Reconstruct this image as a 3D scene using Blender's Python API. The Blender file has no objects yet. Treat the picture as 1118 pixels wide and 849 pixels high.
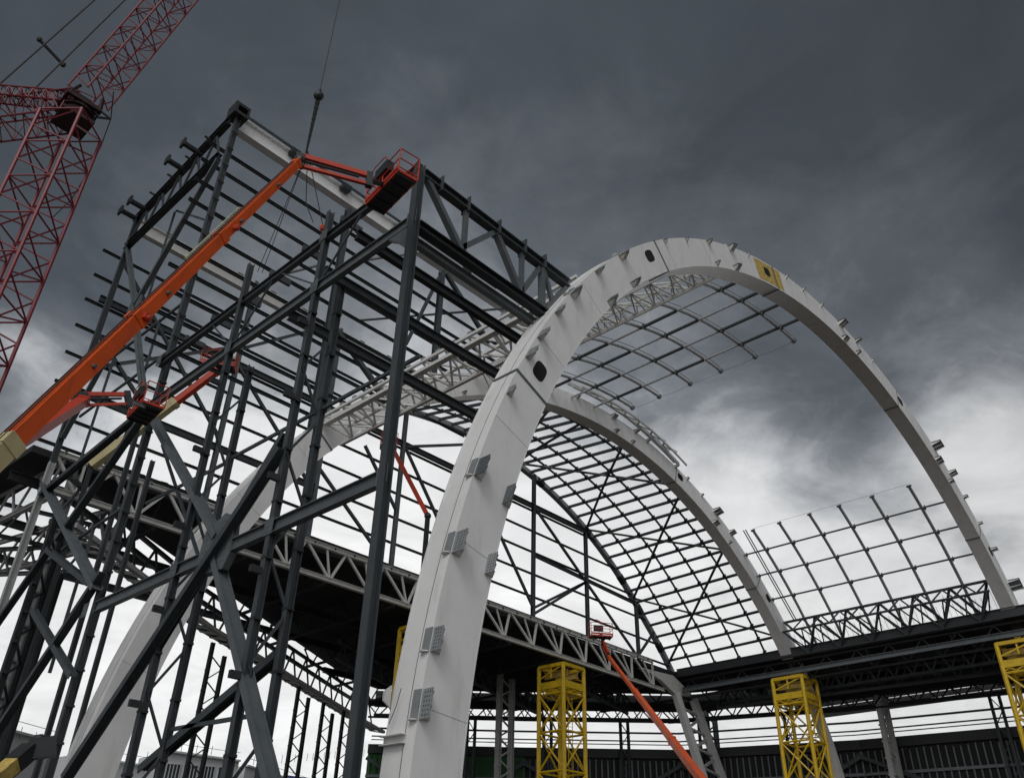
import bpy, math, random
from mathutils import Vector as V, Matrix
random.seed(7)
scene = bpy.context.scene
C = scene.collection
sin, cos, pi = math.sin, math.cos, math.pi

# ------------------------------------------------------------------ camera
# world origin = eye point of the photographer, ground 1.7 m below; X along the arches, Y along the hall
GZ = -1.7
YAW, PITCH, ROLL, FPX = math.radians(43.733159), math.radians(32.36419559), math.radians(1.44880711), 923.148
fw = V((cos(PITCH)*cos(YAW), cos(PITCH)*sin(YAW), sin(PITCH)))
r0 = fw.cross(V((0, 0, 1))).normalized(); u0 = r0.cross(fw)
rt = r0*cos(ROLL) + u0*sin(ROLL); up = -r0*sin(ROLL) + u0*cos(ROLL)
cam_d = bpy.data.cameras.new("camera"); cam = bpy.data.objects.new("camera", cam_d); C.objects.link(cam)
cam.matrix_world = Matrix(((rt.x, up.x, -fw.x, 0), (rt.y, up.y, -fw.y, 0), (rt.z, up.z, -fw.z, 0), (0, 0, 0, 1)))
cam_d.sensor_width = 36; cam_d.lens = 36*FPX/1118; cam_d.clip_end = 6000; cam_d.clip_start = .1
scene.camera = cam

# survey helpers: a sight line measured in the photo met with a known plane of the building
def ray(u, w): return rt*((u-559)/FPX) + up*(-(w-424.5)/FPX) + fw
def PX(u, w, x): d = ray(u, w); return d*(x/d.x)
def PY(u, w, y): d = ray(u, w); return d*(y/d.y)
def PZ(u, w, z): d = ray(u, w); return d*(z/d.z)
def PD(u, w, r): return ray(u, w).normalized()*r

# ------------------------------------------------------------------ materials
def mat(name, col, rough=.6, metal=0., var=.12, scale=3., bump=.0, dirt=None, dirt_amt=.4, emit=None):
    m = bpy.data.materials.new(name); m.use_nodes = True
    nt = m.node_tree; N = nt.nodes; L = nt.links
    b = N["Principled BSDF"]; b.inputs["Roughness"].default_value = rough; b.inputs["Metallic"].default_value = metal
    tc = N.new("ShaderNodeTexCoord"); ns = N.new("ShaderNodeTexNoise")
    ns.inputs["Scale"].default_value = scale; ns.inputs["Detail"].default_value = 6; ns.inputs["Roughness"].default_value = .65
    L.new(tc.outputs["Object"], ns.inputs["Vector"])
    rp = N.new("ShaderNodeValToRGB"); L.new(ns.outputs["Fac"], rp.inputs["Fac"])
    rp.color_ramp.elements[0].position = .3; rp.color_ramp.elements[1].position = .7
    rp.color_ramp.elements[0].color = tuple(c*(1-var) for c in col) + (1,)
    rp.color_ramp.elements[1].color = tuple(min(1, c*(1+var)) for c in col) + (1,)
    out = rp.outputs["Color"]
    if dirt:
        mp = N.new("ShaderNodeMapping"); mp.inputs["Scale"].default_value = (1.6, 1.6, .22)
        L.new(tc.outputs["Object"], mp.inputs["Vector"])
        n2 = N.new("ShaderNodeTexNoise"); n2.inputs["Scale"].default_value = 1.3; n2.inputs["Detail"].default_value = 8; n2.inputs["Roughness"].default_value = .7
        L.new(mp.outputs["Vector"], n2.inputs["Vector"])
        r2 = N.new("ShaderNodeValToRGB"); L.new(n2.outputs["Fac"], r2.inputs["Fac"])
        r2.color_ramp.elements[0].position = .52; r2.color_ramp.elements[0].color = (0, 0, 0, 1)
        r2.color_ramp.elements[1].position = .78; r2.color_ramp.elements[1].color = (dirt_amt,)*3 + (1,)
        mx = N.new("ShaderNodeMix"); mx.data_type = 'RGBA'
        L.new(r2.outputs["Color"], mx.inputs["Factor"]); L.new(out, mx.inputs["A"]); mx.inputs["B"].default_value = tuple(dirt) + (1,)
        out = mx.outputs["Result"]
    L.new(out, b.inputs["Base Color"])
    if bump:
        bp = N.new("ShaderNodeBump"); bp.inputs["Strength"].default_value = bump; bp.inputs["Distance"].default_value = .03
        L.new(ns.outputs["Fac"], bp.inputs["Height"]); L.new(bp.outputs["Normal"], b.inputs["Normal"])
    return m

M = dict(
    white=mat("white_paint", (.80, .80, .80), .45, 0, .04, 1.1, .04, (.46, .44, .40), .5),
    whitesteel=mat("white_steel", (.66, .66, .64), .5, 0, .08, 2, 0, (.33, .30, .26), .4),
    galv=mat("galvanised_steel", (.30, .32, .33), .45, .3, .15, 4),
    plate=mat("bolted_plate", (.13, .15, .16), .5, .3, .2, 6),
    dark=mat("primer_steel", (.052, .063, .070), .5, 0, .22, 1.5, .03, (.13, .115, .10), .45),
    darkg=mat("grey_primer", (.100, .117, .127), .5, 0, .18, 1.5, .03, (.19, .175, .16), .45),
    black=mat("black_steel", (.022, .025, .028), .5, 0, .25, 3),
    tube=mat("roof_tube", (.20, .21, .225), .38, .45, .12, 3),
    tubelight=mat('galvanised_tube', (.44, .45, .47), .38, .3, .1, 3),
    bare=mat("purlin_steel", (.05, .055, .06), .5, .1, .2, 3),
    lite=mat("light_grey_steel", (.46, .47, .47), .5, 0, .1, 2, 0, (.2, .17, .14), .45),
    deck=mat("roof_decking", (.018, .019, .022), .7, 0, .2, 1),
    hole=mat("dark_opening", (.006, .006, .006), .9, 0, .1),
    orange=mat("orange_paint", (.74, .10, .010), .38, 0, .12, 1.2, .02, (.25, .06, .03), .6),
    orange2=mat("red_orange_paint", (.50, .042, .014), .45, 0, .12, 2),
    cream=mat("cream_paint", (.55, .47, .25), .45, 0, .08, 2, 0, (.3, .24, .14), .4),
    yellow=mat("yellow_paint", (.62, .41, .010), .45, 0, .15, 2, 0, (.26, .15, .03), .6),
    ochre=mat("yellow_primer_patch", (.55, .40, .11), .6, 0, .45, 3.5),
    maroon=mat('crane_machinery', (.030, .008, .010), .6, 0, .3, 3),
    red=mat("crane_red_paint", (.20, .014, .026), .45, 0, .18, 1.2),
    rubber=mat("rubber", (.02, .02, .02), .8, 0, .2),
    cable=mat("steel_cable", (.03, .03, .033), .5, .3, .1),
    hose=mat("hose_tray", (.35, .36, .26), .6, 0, .25, 5),
    conc=mat("concrete", (.085, .08, .075), .85, 0, .15, 1, .05),
    clad=mat("white_cladding", (.55, .56, .57), .6, 0, .06, .5),
    green=mat("green_hoarding", (.035, .13, .045), .7, 0, .2, .6),
    slat=mat("slat_steel", (.16, .18, .19), .45, .3, .2, 2),
    glass=mat("window_glass", (.04, .05, .06), .15, 0, .2),
    blue=mat("blue_sheet", (.03, .07, .30), .6, 0, .2),
    ground=mat("site_ground", (.10, .093, .083), .95, 0, .3, .15, .3),
    skin=mat("skin", (.35, .20, .13), .6, 0, .1), vest=mat("orange_vest", (.75, .14, .03), .8, 0, .1), cloth=mat("dark_cloth", (.04, .045, .06), .9, 0, .2),
    helmet=mat("helmet_shell", (.7, .7, .66), .35, 0, .05),
)

# ------------------------------------------------------------------ mesh builder
ORG = {}
class MB:
    def __init__(s): s.v = []; s.f = []
    def quadbox(s, c):                       # 8 corners: bottom ring 0-3, top ring 4-7
        n = len(s.v); s.v += [V(p) for p in c]
        s.f += [(n, n+3, n+2, n+1), (n+4, n+5, n+6, n+7)] + [(n+i, n+(i+1) % 4, n+4+(i+1) % 4, n+4+i) for i in range(4)]
        return s
    def frame(s, p, q, upv):
        d = (q-p).normalized(); u = V(upv); sd = d.cross(u)
        if sd.length < 1e-4: sd = d.cross(V((1, 0, 0)))
        if sd.length < 1e-4: sd = d.cross(V((0, 1, 0)))
        sd.normalize(); return d, sd, sd.cross(d)
    def bar(s, p, q, w, h=None, upv=(0, 0, 1), off=(0, 0)):
        p = V(p); q = V(q); h = h or w
        if (q-p).length < 1e-5: return s
        d, a, b = s.frame(p, q, upv); o = a*off[0] + b*off[1]
        r = [a*(-w/2)+b*(-h/2), a*(w/2)+b*(-h/2), a*(w/2)+b*(h/2), a*(-w/2)+b*(h/2)]
        return s.quadbox([p+o+x for x in r] + [q+o+x for x in r])
    def ib(s, p, q, w, h, t=None, upv=(0, 0, 1)):          # rolled I section, h between flanges
        t = t or h*.09
        s.bar(p, q, w, t, upv, (0, h/2-t/2)); s.bar(p, q, w, t, upv, (0, -h/2+t/2))
        return s.bar(p, q, t*.8, h-2*t+.004, upv)
    def ch(s, p, q, w, h, t=None, upv=(0, 0, 1)):          # channel section
        t = t or .02
        s.bar(p, q, t, h, upv, (-w/2, 0)); s.bar(p, q, w, t, upv, (t/2, h/2-t)); return s.bar(p, q, w, t, upv, (t/2, -h/2+t))
    def tube(s, p, q, r, n=8, r2=None):
        p = V(p); q = V(q); r2 = r if r2 is None else r2
        if (q-p).length < 1e-5: return s
        d, a, b = s.frame(p, q, (0, 0, 1)); k = len(s.v)
        for c, rr in ((p, r), (q, r2)):
            for i in range(n):
                t = 2*pi*i/n; s.v.append(c + a*(cos(t)*rr) + b*(sin(t)*rr))
        for i in range(n): s.f.append((k+i, k+(i+1) % n, k+n+(i+1) % n, k+n+i))
        s.f.append(tuple(k+n-1-i for i in range(n))); s.f.append(tuple(k+n+i for i in range(n))); return s
    def path(s, pts, r, n=6):
        for a, b in zip(pts, pts[1:]): s.tube(a, b, r, n)
        return s
    def box(s, x0, x1, y0, y1, z0, z1):
        return s.quadbox([(x0, y0, z0), (x1, y0, z0), (x1, y1, z0), (x0, y1, z0), (x0, y0, z1), (x1, y0, z1), (x1, y1, z1), (x0, y1, z1)])
    def prism(s, poly, off):                 # polygon extruded along a vector
        n = len(s.v); k = len(poly); off = V(off)
        s.v += [V(p) for p in poly] + [V(p)+off for p in poly]
        s.f += [tuple(range(k-1, -1, -1)), tuple(range(n+k, n+2*k))]
        s.f[-2] = tuple(n+i for i in range(k-1, -1, -1))
        s.f += [(n+i, n+(i+1) % k, n+k+(i+1) % k, n+k+i) for i in range(k)]; return s
    def ball(s, c, r, n=12, sz=1.):
        c = V(c); k = len(s.v); m = n//2
        for j in range(1, m):
            for i in range(n):
                t = pi*j/m; a = 2*pi*i/n; s.v.append(c+V((r*sin(t)*cos(a), r*sin(t)*sin(a), r*sz*cos(t))))
        s.v += [c+V((0, 0, r*sz)), c-V((0, 0, r*sz))]; T = k+(m-1)*n
        for j in range(m-2):
            for i in range(n): s.f.append((k+j*n+i, k+(j+1)*n+i, k+(j+1)*n+(i+1) % n, k+j*n+(i+1) % n))
        for i in range(n):
            s.f.append((T, k+i, k+(i+1) % n)); s.f.append((T+1, k+(m-2)*n+(i+1) % n, k+(m-2)*n+i))
        return s
    def zigzag(s, a0, a1, b0, b1, n, r, tube=False, verts=False):
        a0, a1, b0, b1 = V(a0), V(a1), V(b0), V(b1)
        A = lambda t: a0.lerp(a1, t); B = lambda t: b0.lerp(b1, t)
        f = s.tube if tube else s.bar
        for i in range(n):
            t0, tm, t1 = i/n, (i+.5)/n, (i+1)/n
            f(A(t0), B(tm), r); f(B(tm), A(t1), r)
            if verts: f(B(tm), A(tm), r*.8)
        return s
    def build(s, name, m, parent=None, label=None, smooth=False):
        o = ORG.get(parent.name, V((0, 0, 0))) if parent else V((0, 0, 0))
        me = bpy.data.meshes.new(name); me.from_pydata([tuple(p-o) for p in s.v], [], s.f); me.update()
        me.materials.append(m if not isinstance(m, str) else M[m])
        if smooth:
            for p in me.polygons: p.use_smooth = True
        ob = bpy.data.objects.new(name, me); C.objects.link(ob)
        if parent: ob.parent = parent; ORG[ob.name] = o
        if label: ob["label"] = label
        return ob
def thing(name, label, cat, loc=(0, 0, GZ), group=None):
    o = bpy.data.objects.new(name, None); C.objects.link(o); o.location = loc; o.empty_display_size = .3
    o["label"] = label; o["category"] = cat
    if group: o["group"] = group
    ORG[o.name] = V(loc); return o
def tag(o, label, cat, group=None):
    o["label"] = label; o["category"] = cat
    if group: o["group"] = group
    return o
def struct(o, kind="structure"): o["kind"] = kind; return o

# ------------------------------------------------------------------ the arch geometry
XC, ZC = 55.06, .8
def ell(t, a, b, xc=XC, zc=ZC):               # t in degrees from the +X side
    t = math.radians(t); return xc+a*cos(t), zc+b*sin(t)
def AO(t, dx=0, dz=0): return ell(t, 39.73, 39.40, XC+dx, ZC+dz)      # outer face line
def AI(t, dx=0, dz=0): return ell(t, 37.92, 37.66, XC+dx, ZC+dz)      # inner face line
def RR(t, r, y): t = math.radians(t); return V((XC+r*cos(t), y, ZC+r*sin(t)))
def angle(p, dx=0, dz=0): return math.degrees(math.atan2((p.z-ZC-dz)/39.4, (p.x-XC-dx)/39.73))

def rib(y0, y1, t0, t1, dx, dz, n=90, ow=None, iw=None):
    m = MB(); O = ow or AO; I = iw or AI
    for i in range(n+1):
        t = t0+(t1-t0)*i/n; xo, zo = O(t, dx, dz); xi, zi = I(t, dx, dz)
        m.v += [V((xo, y0, zo)), V((xi, y0, zi)), V((xi, y1, zi)), V((xo, y1, zo))]
    for i in range(n):
        for j in range(4): m.f.append((4*i+j, 4*i+(j+1) % 4, 4*i+4+(j+1) % 4, 4*i+4+j))
    m.f.append((3, 2, 1, 0)); k = 4*n; m.f.append((k, k+1, k+2, k+3)); return m

def arch(y0, y1, dx, dz, label, marks, joints, holes):
    T = thing("roof_arch", label, "arch", (XC-38, (y0+y1)/2, GZ))
    a = rib(y0, y1, 38.6, 180, dx, dz)                                     # main box from the right bearing to the left springing
    lx = [AO(180, dx, dz)[0], AI(180, dx, dz)[0]]; zl = ZC+dz
    a.quadbox([(lx[0], y0, GZ), (lx[1], y0, GZ), (lx[1], y1, GZ), (lx[0], y1, GZ), (lx[0], y0, zl), (lx[1], y0, zl), (lx[1], y1, zl), (lx[0], y1, zl)])
    a.build("box_rib", "white", T)
    # lower leg behind the temporary tower
    thin = lambda t, dx, dz: ell(t, 38.95, 38.7, XC+dx, ZC+dz)
    rib(y0+.1, y1-.1, -3, 36.6, dx, dz, 30, None, thin).build("lower_leg", "white", T)
    rib(y0+.15, y1-.15, 36.4, 38.8, dx, dz, 3, lambda t, a, b: ell(t, 39.3, 39.0, XC+a, ZC+b), lambda t, a, b: ell(t, 38.2, 37.9, XC+a, ZC+b)).build("bearing_block", "black", T)
    # seam on the outer face and weld lip
    s = MB(); e = MB()
    for i in range(60):
        t, t2 = 180-i, 179-i
        p = [V((*AO(q, dx, dz), 0)) for q in (t, t2)]
        P0 = V((p[0].x, y0+.42, p[0].y)); P1 = V((p[1].x, y0+.42, p[1].y))
        s.bar(P0, P1, .022, .012, (P0-V((XC, y0+.42, ZC))))
        P0 = V((p[0].x, y1-.02, p[0].y)); P1 = V((p[1].x, y1-.02, p[1].y))
        e.bar(P0, P1, .05, .05, (P0-V((XC, y1, ZC))))
    s.build("seam", "plate", T); e.build("flange_lip", "white", T)
    e2 = MB()
    for i in range(140):
        t, t2 = 180-i, 179-i
        A_ = AI(t, dx, dz); B_ = AI(t2, dx, dz)
        e2.bar(V((A_[0], y0+.02, A_[1])), V((B_[0], y0+.02, B_[1])), .05, .04, (1, 0, 0) if i < 30 else (0, 0, 1))
    e2.build("flange_lip", "white", T)
    for t in [174-7.6*i for i in range(18)]:                                # faint transverse weld seams
        if all(abs(t-j_[0]) > 1.5 for j_ in joints):
            rib(y0-.004, y0-.001, t-.012, t+.012, dx, dz, 1).build('weld_seam', 'galv', T)
    for t, w in joints:                                                    # bolted splices: proud dark collars
        for k, (f1, f2) in enumerate(((-.02, .0),)):
            dt = w/39*57.3/2
            j = rib(y0-.03, y1+.03, t-dt, t+dt, dx, dz, 2, lambda q, a, b: ell(q, 39.77, 39.44, XC+a, ZC+b), lambda q, a, b: ell(q, 37.86, 37.60, XC+a, ZC+b))
            j.build("splice_plate", "plate", T)
    for (t, fr) in holes:                                                  # hand holes: rounded openings with dark inside
        xo, zo = AO(t, dx, dz); xi, zi = AI(t, dx, dz); c = V((xi+(xo-xi)*fr, y0, zi+(zo-zi)*fr))
        rad = (c-V((XC+dx, y0, ZC+dz))).normalized(); tan = V((-rad.z, 0, rad.x))
        poly = []
        for i in range(24):
            q = 2*pi*i/24; cx = abs(cos(q))**.62*(1 if cos(q) > 0 else -1); sx = abs(sin(q))**.62*(1 if sin(q) > 0 else -1)
            poly.append(c+tan*(.46*cx)+rad*(.33*sx)+V((0, -.006, 0)))
        MB().prism(poly, (0, -.004, 0)).build("hand_hole", "hole", T)
    for (t, side, L, D) in marks:                                          # bracket: perforated end plate on stiffener fins
        O = AO if side > 0 else AI
        x, z = O(t, dx, dz); c = V((x, y0, z)); rad = (c-V((XC+dx, y0, ZC+dz))).normalized(); tan = V((-rad.z, 0, rad.x)); yv = V((0, -1, 0))
        if tan.z > 0: tan = -tan                                            # tangent pointing down the arch
        th = .03; big = L > .55
        c2 = c - rad*(.05 if side > 0 else -.3)
        m = MB(); m.quadbox([c2+tan*sx*L/2+yv*yy+rad*rr for rr in (-th/2, th/2) for sx, yy in ((-1, -.02), (1, -.02), (1, D), (-1, D))])
        br = m.build("bracket", "plate" if big and t < 166 else "galv", T)
        for k in ((-.42, .05, .42) if big else (-.3, .3)):                   # stiffener fins on the inner side of the plate
            q = c2+tan*(k*L)-rad*th/2; F = .34 if big else .24
            MB().prism([q+yv*.002, q+yv*D*.92, q-rad*.07+yv*D*.92, q-rad*F+yv*.002], tan*.022).build("fin", "whitesteel", br)
        if big:
            h = MB()
            for a_ in range(6):
                for b_ in (.3, .55, .8):
                    q = c2+tan*L*(a_-2.5)*.15+yv*D*b_+rad*(th/2+.002); h.bar(q, q+rad*.003, .035)
            h.build("bolt_hole", "hole", br)
            if side > 0:                                                   # half plate lying over the outer face, with its end rib
                e = MB(); e.quadbox([c+tan*sx*L/2-yv*yy+rad*rr for rr in (.004, .03) for sx, yy in ((-1, .0), (1, .0), (1, .3), (-1, .3))])
                e.build("end_plate", "galv", br)
                q = c+tan*L*.5; MB().prism([q-yv*.3+rad*.03, q+yv*.02+rad*.03, q+yv*.02+rad*.05, q-yv*.12+rad*.16, q-yv*.3+rad*.12], tan*.025).build("fin", "whitesteel", br)
    return T
def marks(y0, dx, dz, lst):
    r = []
    for u, w, side, L, D in lst: r.append((angle(PY(u, w, y0), dx, dz), side, L, D))
    return r
near_m = [(523,512,1,.75,.5),(496,592,1,.75,.5),(471,697,1,.7,.4),(459,768,1,.8,.4),(542,412,1,.35,.35),(576,386,1,.5,.5),(588,364,1,.5,.5),(611,343,1,.5,.4),(628,322,1,.7,.4),(653,297,1,.5,.4),(679,280,1,.6,.4),
    (725,262,1,.2,.2),(748,260,1,.2,.2),(772,262,1,.4,.35),(796,268,1,.65,.45),(816,278,1,.2,.2),(857,300,1,.25,.25),(876,316,1,.25,.25),(896,333,1,.25,.25),(916,350,1,.8,.6),(934,371,1,.5,.5),(952,393,1,.2,.2),(1019,488,1,.9,.8),(1037,514,1,.6,.6),(1052,541,1,.35,.4),(1068,570,1,.3,.4),(1083,598,1,.4,.5),(1103,634,1,1.1,1.0),
    (556,545,-1,.75,.4),(537,620,-1,.7,.4),(666,328,-1,.6,.4),(692,310,-1,.6,.4),(782,288,-1,.3,.3),(803,293,-1,.6,.4),(921,370,-1,.7,.4),(936,388,-1,.4,.35),(1023,504,-1,.8,.5),(1037,529,-1,.5,.4)]
near_j = [(angle(PY(563,402,18)), .12), (angle(PY(713,261,18)), .1), (angle(PY(842,289,18)), .08), (angle(PY(979,430,18)), .07), (angle(PY(1070,577,18)), .07)]
near_h = [(angle(PY(585,400,18)), .5), (angle(PY(709,279,18)), .6), (angle(PY(838,299,18)), .55), (angle(PY(983,438,18)), .6), (angle(PY(1082,594,18)), .6)]
A1 = arch(18, 19.2, 0, 0, "nearest and largest white arch, with grey brackets along its face", marks(18, 0, 0, near_m), near_j, near_h)
mid_m = [(630,436,1,.4,.4),(669,455,1,.6,.5),(693,470,1,.5,.5),(706,480,1,.4,.4),(737,507,1,.3,.5),(750,520,1,.3,.3),(766,538,1,.25,.3),(781,558,1,.9,.8),(798,580,1,.6,.6),(672,470,-1,.5,.4),(690,482,-1,.4,.35),(780,572,-1,.7,.5),(796,592,-1,.4,.35),
    (440,440,-1,.4,.3),(470,432,-1,.4,.3),(505,426,-1,.4,.3)]
mid_j = [(angle(PY(739,510,39.62)), .06), (angle(PY(828,634,39.62)), .06), (angle(PY(350,465,39.62)), .12)]
mid_h = [(angle(PY(743,522,39.62)), .6), (angle(PY(838,652,39.62)), .6), (angle(PY(420,437,39.62)), .6)]
A2 = arch(39.62, 40.82, -.13, -.31, "second white arch, its left leg rising behind the dark braces", marks(39.62, -.13, -.31, mid_m), mid_j, mid_h)
# ochre primer patch around the crown splice of the near arch, and the stub bracket near its foot
rib(17.9935, 17.9965, angle(PY(850,296,18))+.05, angle(PY(822,281,18)), 0, 0, 6, lambda q, a, b: ell(q, 39.6, 39.3), lambda q, a, b: ell(q, 38.02, 37.76)).build("primer_patch", "ochre", A1, "patchy ochre primer around a hand hole")
rib(17.986, 17.993, angle(PY(842,292,18))-.02, angle(PY(842,292,18))+.1, 0, 0, 2, lambda q, a, b: ell(q, 39.6, 39.3), lambda q, a, b: ell(q, 38.02, 37.76)).build("splice_plate", "plate", A1)
p = PY(447, 803, 18); xs = AO(angle(p))[0]
MB().ib((xs-.02, 19.25, p.z), (xs-.02, 18.35, p.z), .34, .24).build("stub_beam", "whitesteel", A1)
p = PY(425, 760, 19.2); MB().prism([V((xs-.0, 19.2, p.z-.3)), V((xs-.25, 19.2, p.z-.15)), V((xs-.25, 19.2, p.z+.1)), V((xs, 19.2, p.z+.3))], (0, -.06, 0)).build("lifting_lug", "whitesteel", A1)
m = MB(); P0 = V((xs-.03, 18.7, p.z+.15)); m.path([P0, P0+V((0.02, .15, -.4)), P0+V((-.1, .25, -.9))], .012); m.build("sling", "cable", A1)
# ------------------------------------------------------------------ ridge truss between the arches (runs along Y)
RT = thing("ridge_truss", "white lattice box truss under the crown of the nearest arch, beside the hanging roof grid", "truss", (XC-14, 30, 30))
ch = [(38.7, 112.2, .15), (39.3, 113.6, .13), (38.0, 115.4, .13), (39.2, 117.4, .12)]
for r, t, w in ch: MB().bar(RR(t, r, 19.25), RR(t, r, 39.6), w*1.5, w*1.5, RR(t, 1, 0)-RR(t, 0, 0)).build("chord", "whitesteel", RT)
for (a, b, n, nm) in ((0, 1, 14, .09), (0, 2, 10, .12), (1, 3, 12, .1), (2, 3, 13, .09), (0, 3, 7, .09)):
    m = MB(); A_, B_ = ch[a], ch[b]
    m.zigzag(RR(A_[1], A_[0], 19.4), RR(A_[1], A_[0], 39.5), RR(B_[1], B_[0], 19.4), RR(B_[1], B_[0], 39.5), n, nm, False, True); m.build("lacing", "whitesteel", RT)
# straight haunch truss: from the middle arch's left haunch to the near arch's, at low roof level
LB = thing("haunch_truss", "long straight white lattice truss running over the second arch's left haunch to the nearest arch", "truss", (25, 29, 25))
pA, pB, pC = PY(354, 454, 39.3), PY(356, 463, 39.3), PY(374, 484, 39.3)
zA, xA = pA.z, pA.x; xC, zC_ = pC.x, pC.z
hc = [(xA, zA, .14, .16), (xA+.25, zA-.42, .34, .2), (xC, zC_, .18, .2), (xA+1.9, zA+.2, .18, .18), (xC+1.5, zC_+1.5, .16, .16)]
for x, z, w, h_ in hc: MB().bar((x, 39.5, z), (x, 19.35, z), w, h_).build("chord", "whitesteel", LB)
for (a, b, n, nm) in ((1, 2, 9, .11), (0, 3, 11, .1), (2, 4, 9, .1), (3, 4, 10, .1), (1, 4, 7, .09)):
    m = MB(); A_, B_ = hc[a], hc[b]; m.zigzag((A_[0], 39.4, A_[1]), (A_[0], 19.5, A_[1]), (B_[0], 39.4, B_[1]), (B_[0], 19.5, B_[1]), n, nm, False, n == 9); m.build("lacing", "whitesteel", LB)
for i in range(16): y = 38.8-i*1.22; MB().bar((xA, y, zA+.05), (xA, y, zA+.24), .3, .12).build("cleat", "galv", LB)
# bracing ribs lying over the outside of the middle arch's right haunch
HB = thing("arch_bracing", "grey plated bracing lattice along the outside of the second arch's right haunch", "bracing", (70, 39, 36))
for y, r, w in ((39.35, 39.8, .34), (38.4, 39.3, .2), (39.9, 40.3, .3)):
    m = MB(); pts = [RR(t, r - .5*max(0, (86-t)/12), y) for t in range(99, 74, -2)]
    for a, b in zip(pts, pts[1:]): m.bar(a, b, w*.5, w, (a-V((XC, a.y, ZC))))
    m.build("chord", "lite", HB)
m = MB()
for i in range(7):
    t = 98.5-i*3.0
    m.bar(RR(t, 39.3, 38.4), RR(t-1.5, 39.8, 39.35), .16); m.bar(RR(t-1.5, 39.8, 39.35), RR(t-3.0, 39.3, 38.4), .16)
    m.bar(RR(t, 39.8, 39.3), RR(t-2, 40.3, 39.9), .18); m.bar(RR(t-2, 40.3, 39.9), RR(t-3.0, 39.8, 39.3), .14)
m.build("lacing", "lite", HB)

# ------------------------------------------------------------------ suspended roof grids between the near and middle arches
GY = [21.5, 24.9, 28.1, 31.1, 34.3, 37.2]
def grid(label, t_hi, t_lo, purl, extra_top):
    T = thing("roof_grid", label, "roof grid", RR((t_hi+t_lo)/2, 38.8, 29))
    for y in GY:
        n = max(6, int(abs(t_hi-t_lo)/2)); tt = [t_hi+(t_lo-t_hi)*i/n for i in range(n+1)]
        R = MB().path([RR(t, 38.85, y) for t in tt], .12 if extra_top else .15, 8).build("rafter", "tubelight", T)
        if extra_top:
            MB().path([RR(t, 39.25, y) for t in tt], .035, 5).build("upper_rod", "galv", R)
        m = MB(); e = RR(t_lo if extra_top else t_hi, 38.85, y); d = (RR(t_lo, 38.85, y)-RR(t_lo+1, 38.85, y)).normalized()
        m.tube(e-d*.06, e+d*.06, .24, 10); m.build("end_plate", "plate", R)
    for t in purl:
        ys = [19.2]+GY+[39.62]
        for i, (ya, yb) in enumerate(zip(ys, ys[1:])):
            dk = extra_top and (i % 2 == (0 if t > 100 else 1) or i == 0)
            P = MB().tube(RR(t, 38.72, ya+.02), RR(t, 38.72, yb-.02), .125 if dk else .095, 8).build("purlin", "bare" if dk else "tubelight" if extra_top else "tube", T)
            if dk or not extra_top: MB().bar(RR(t-.3, 38.73, yb-.3), RR(t+.15, 38.73, yb-.3), .12, .36).build("cleat", "plate", P)
    return T
G1 = grid("curved tube roof grid hanging open under the crown of the nearest arch", 112, 90.6, [108.2, 103.6, 99.1, 94.5], True)
m = MB(); prev = None
for i in range(25):
    y = 21.5+(37.2-21.5)*i/24; s_ = abs(((y-21.5)/3.14) % 1-.5); m.v  # sagging lifeline
    q = RR(90.5, 38.85, y)-V((0, 0, .12*(1-(2*s_)**2)))
    if prev is not None: m.tube(prev, q, .012, 4)
    prev = q
m.build("lifeline", "cable", G1)
G2 = grid("upright tube roof grid standing on the right-hand edge truss between the two arches", 59.6, 38.8, [55.9, 51.8, 47.4], False)
m = MB(); m.path([RR(59.9, 38.85, 21.5+(37.2-21.5)*i/5) - V((0, 0, .0)) for i in range(6)], .012, 4); m.build("lifeline", "cable", G2)
MB().tube(RR(60, 38.9, 37.9), RR(43, 38.9, 38.1), .06).tube(RR(60, 38.9, 38.15), RR(43, 38.9, 38.35), .06).build("stay_rod", "tube", G2)
ET = thing("edge_truss", "dark tube truss along the foot of the right-hand roof grid", "truss", RR(41, 38.8, 29))
ech = [(38.8, 43.2, .14), (37.6, 42.6, .12), (38.8, 38.7, .16), (37.5, 38.4, .12)]
for r, t, w in ech: MB().tube(RR(t, r, 19.3), RR(t, r, 39.5), w).build("chord", "dark", ET)
for a, b, n, w in ((0, 2, 6, .1), (1, 3, 6, .08), (0, 1, 10, .06), (1, 2, 10, .05)):
    A_, B_ = ech[a], ech[b]
    MB().zigzag(RR(A_[1], A_[0], 19.4), RR(A_[1], A_[0], 39.4), RR(B_[1], B_[0], 19.4), RR(B_[1], B_[0], 39.4), n, w*1.35, True).build("web", "dark", ET)
m = MB()
for i in range(40): y = 19.6+i*.5; m.tube(RR(39.2, 38.8, y), RR(41 if i % 4 else 42.4, 38.85, y), .018, 4)
m.build("guard_post", "tube", ET)

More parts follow.
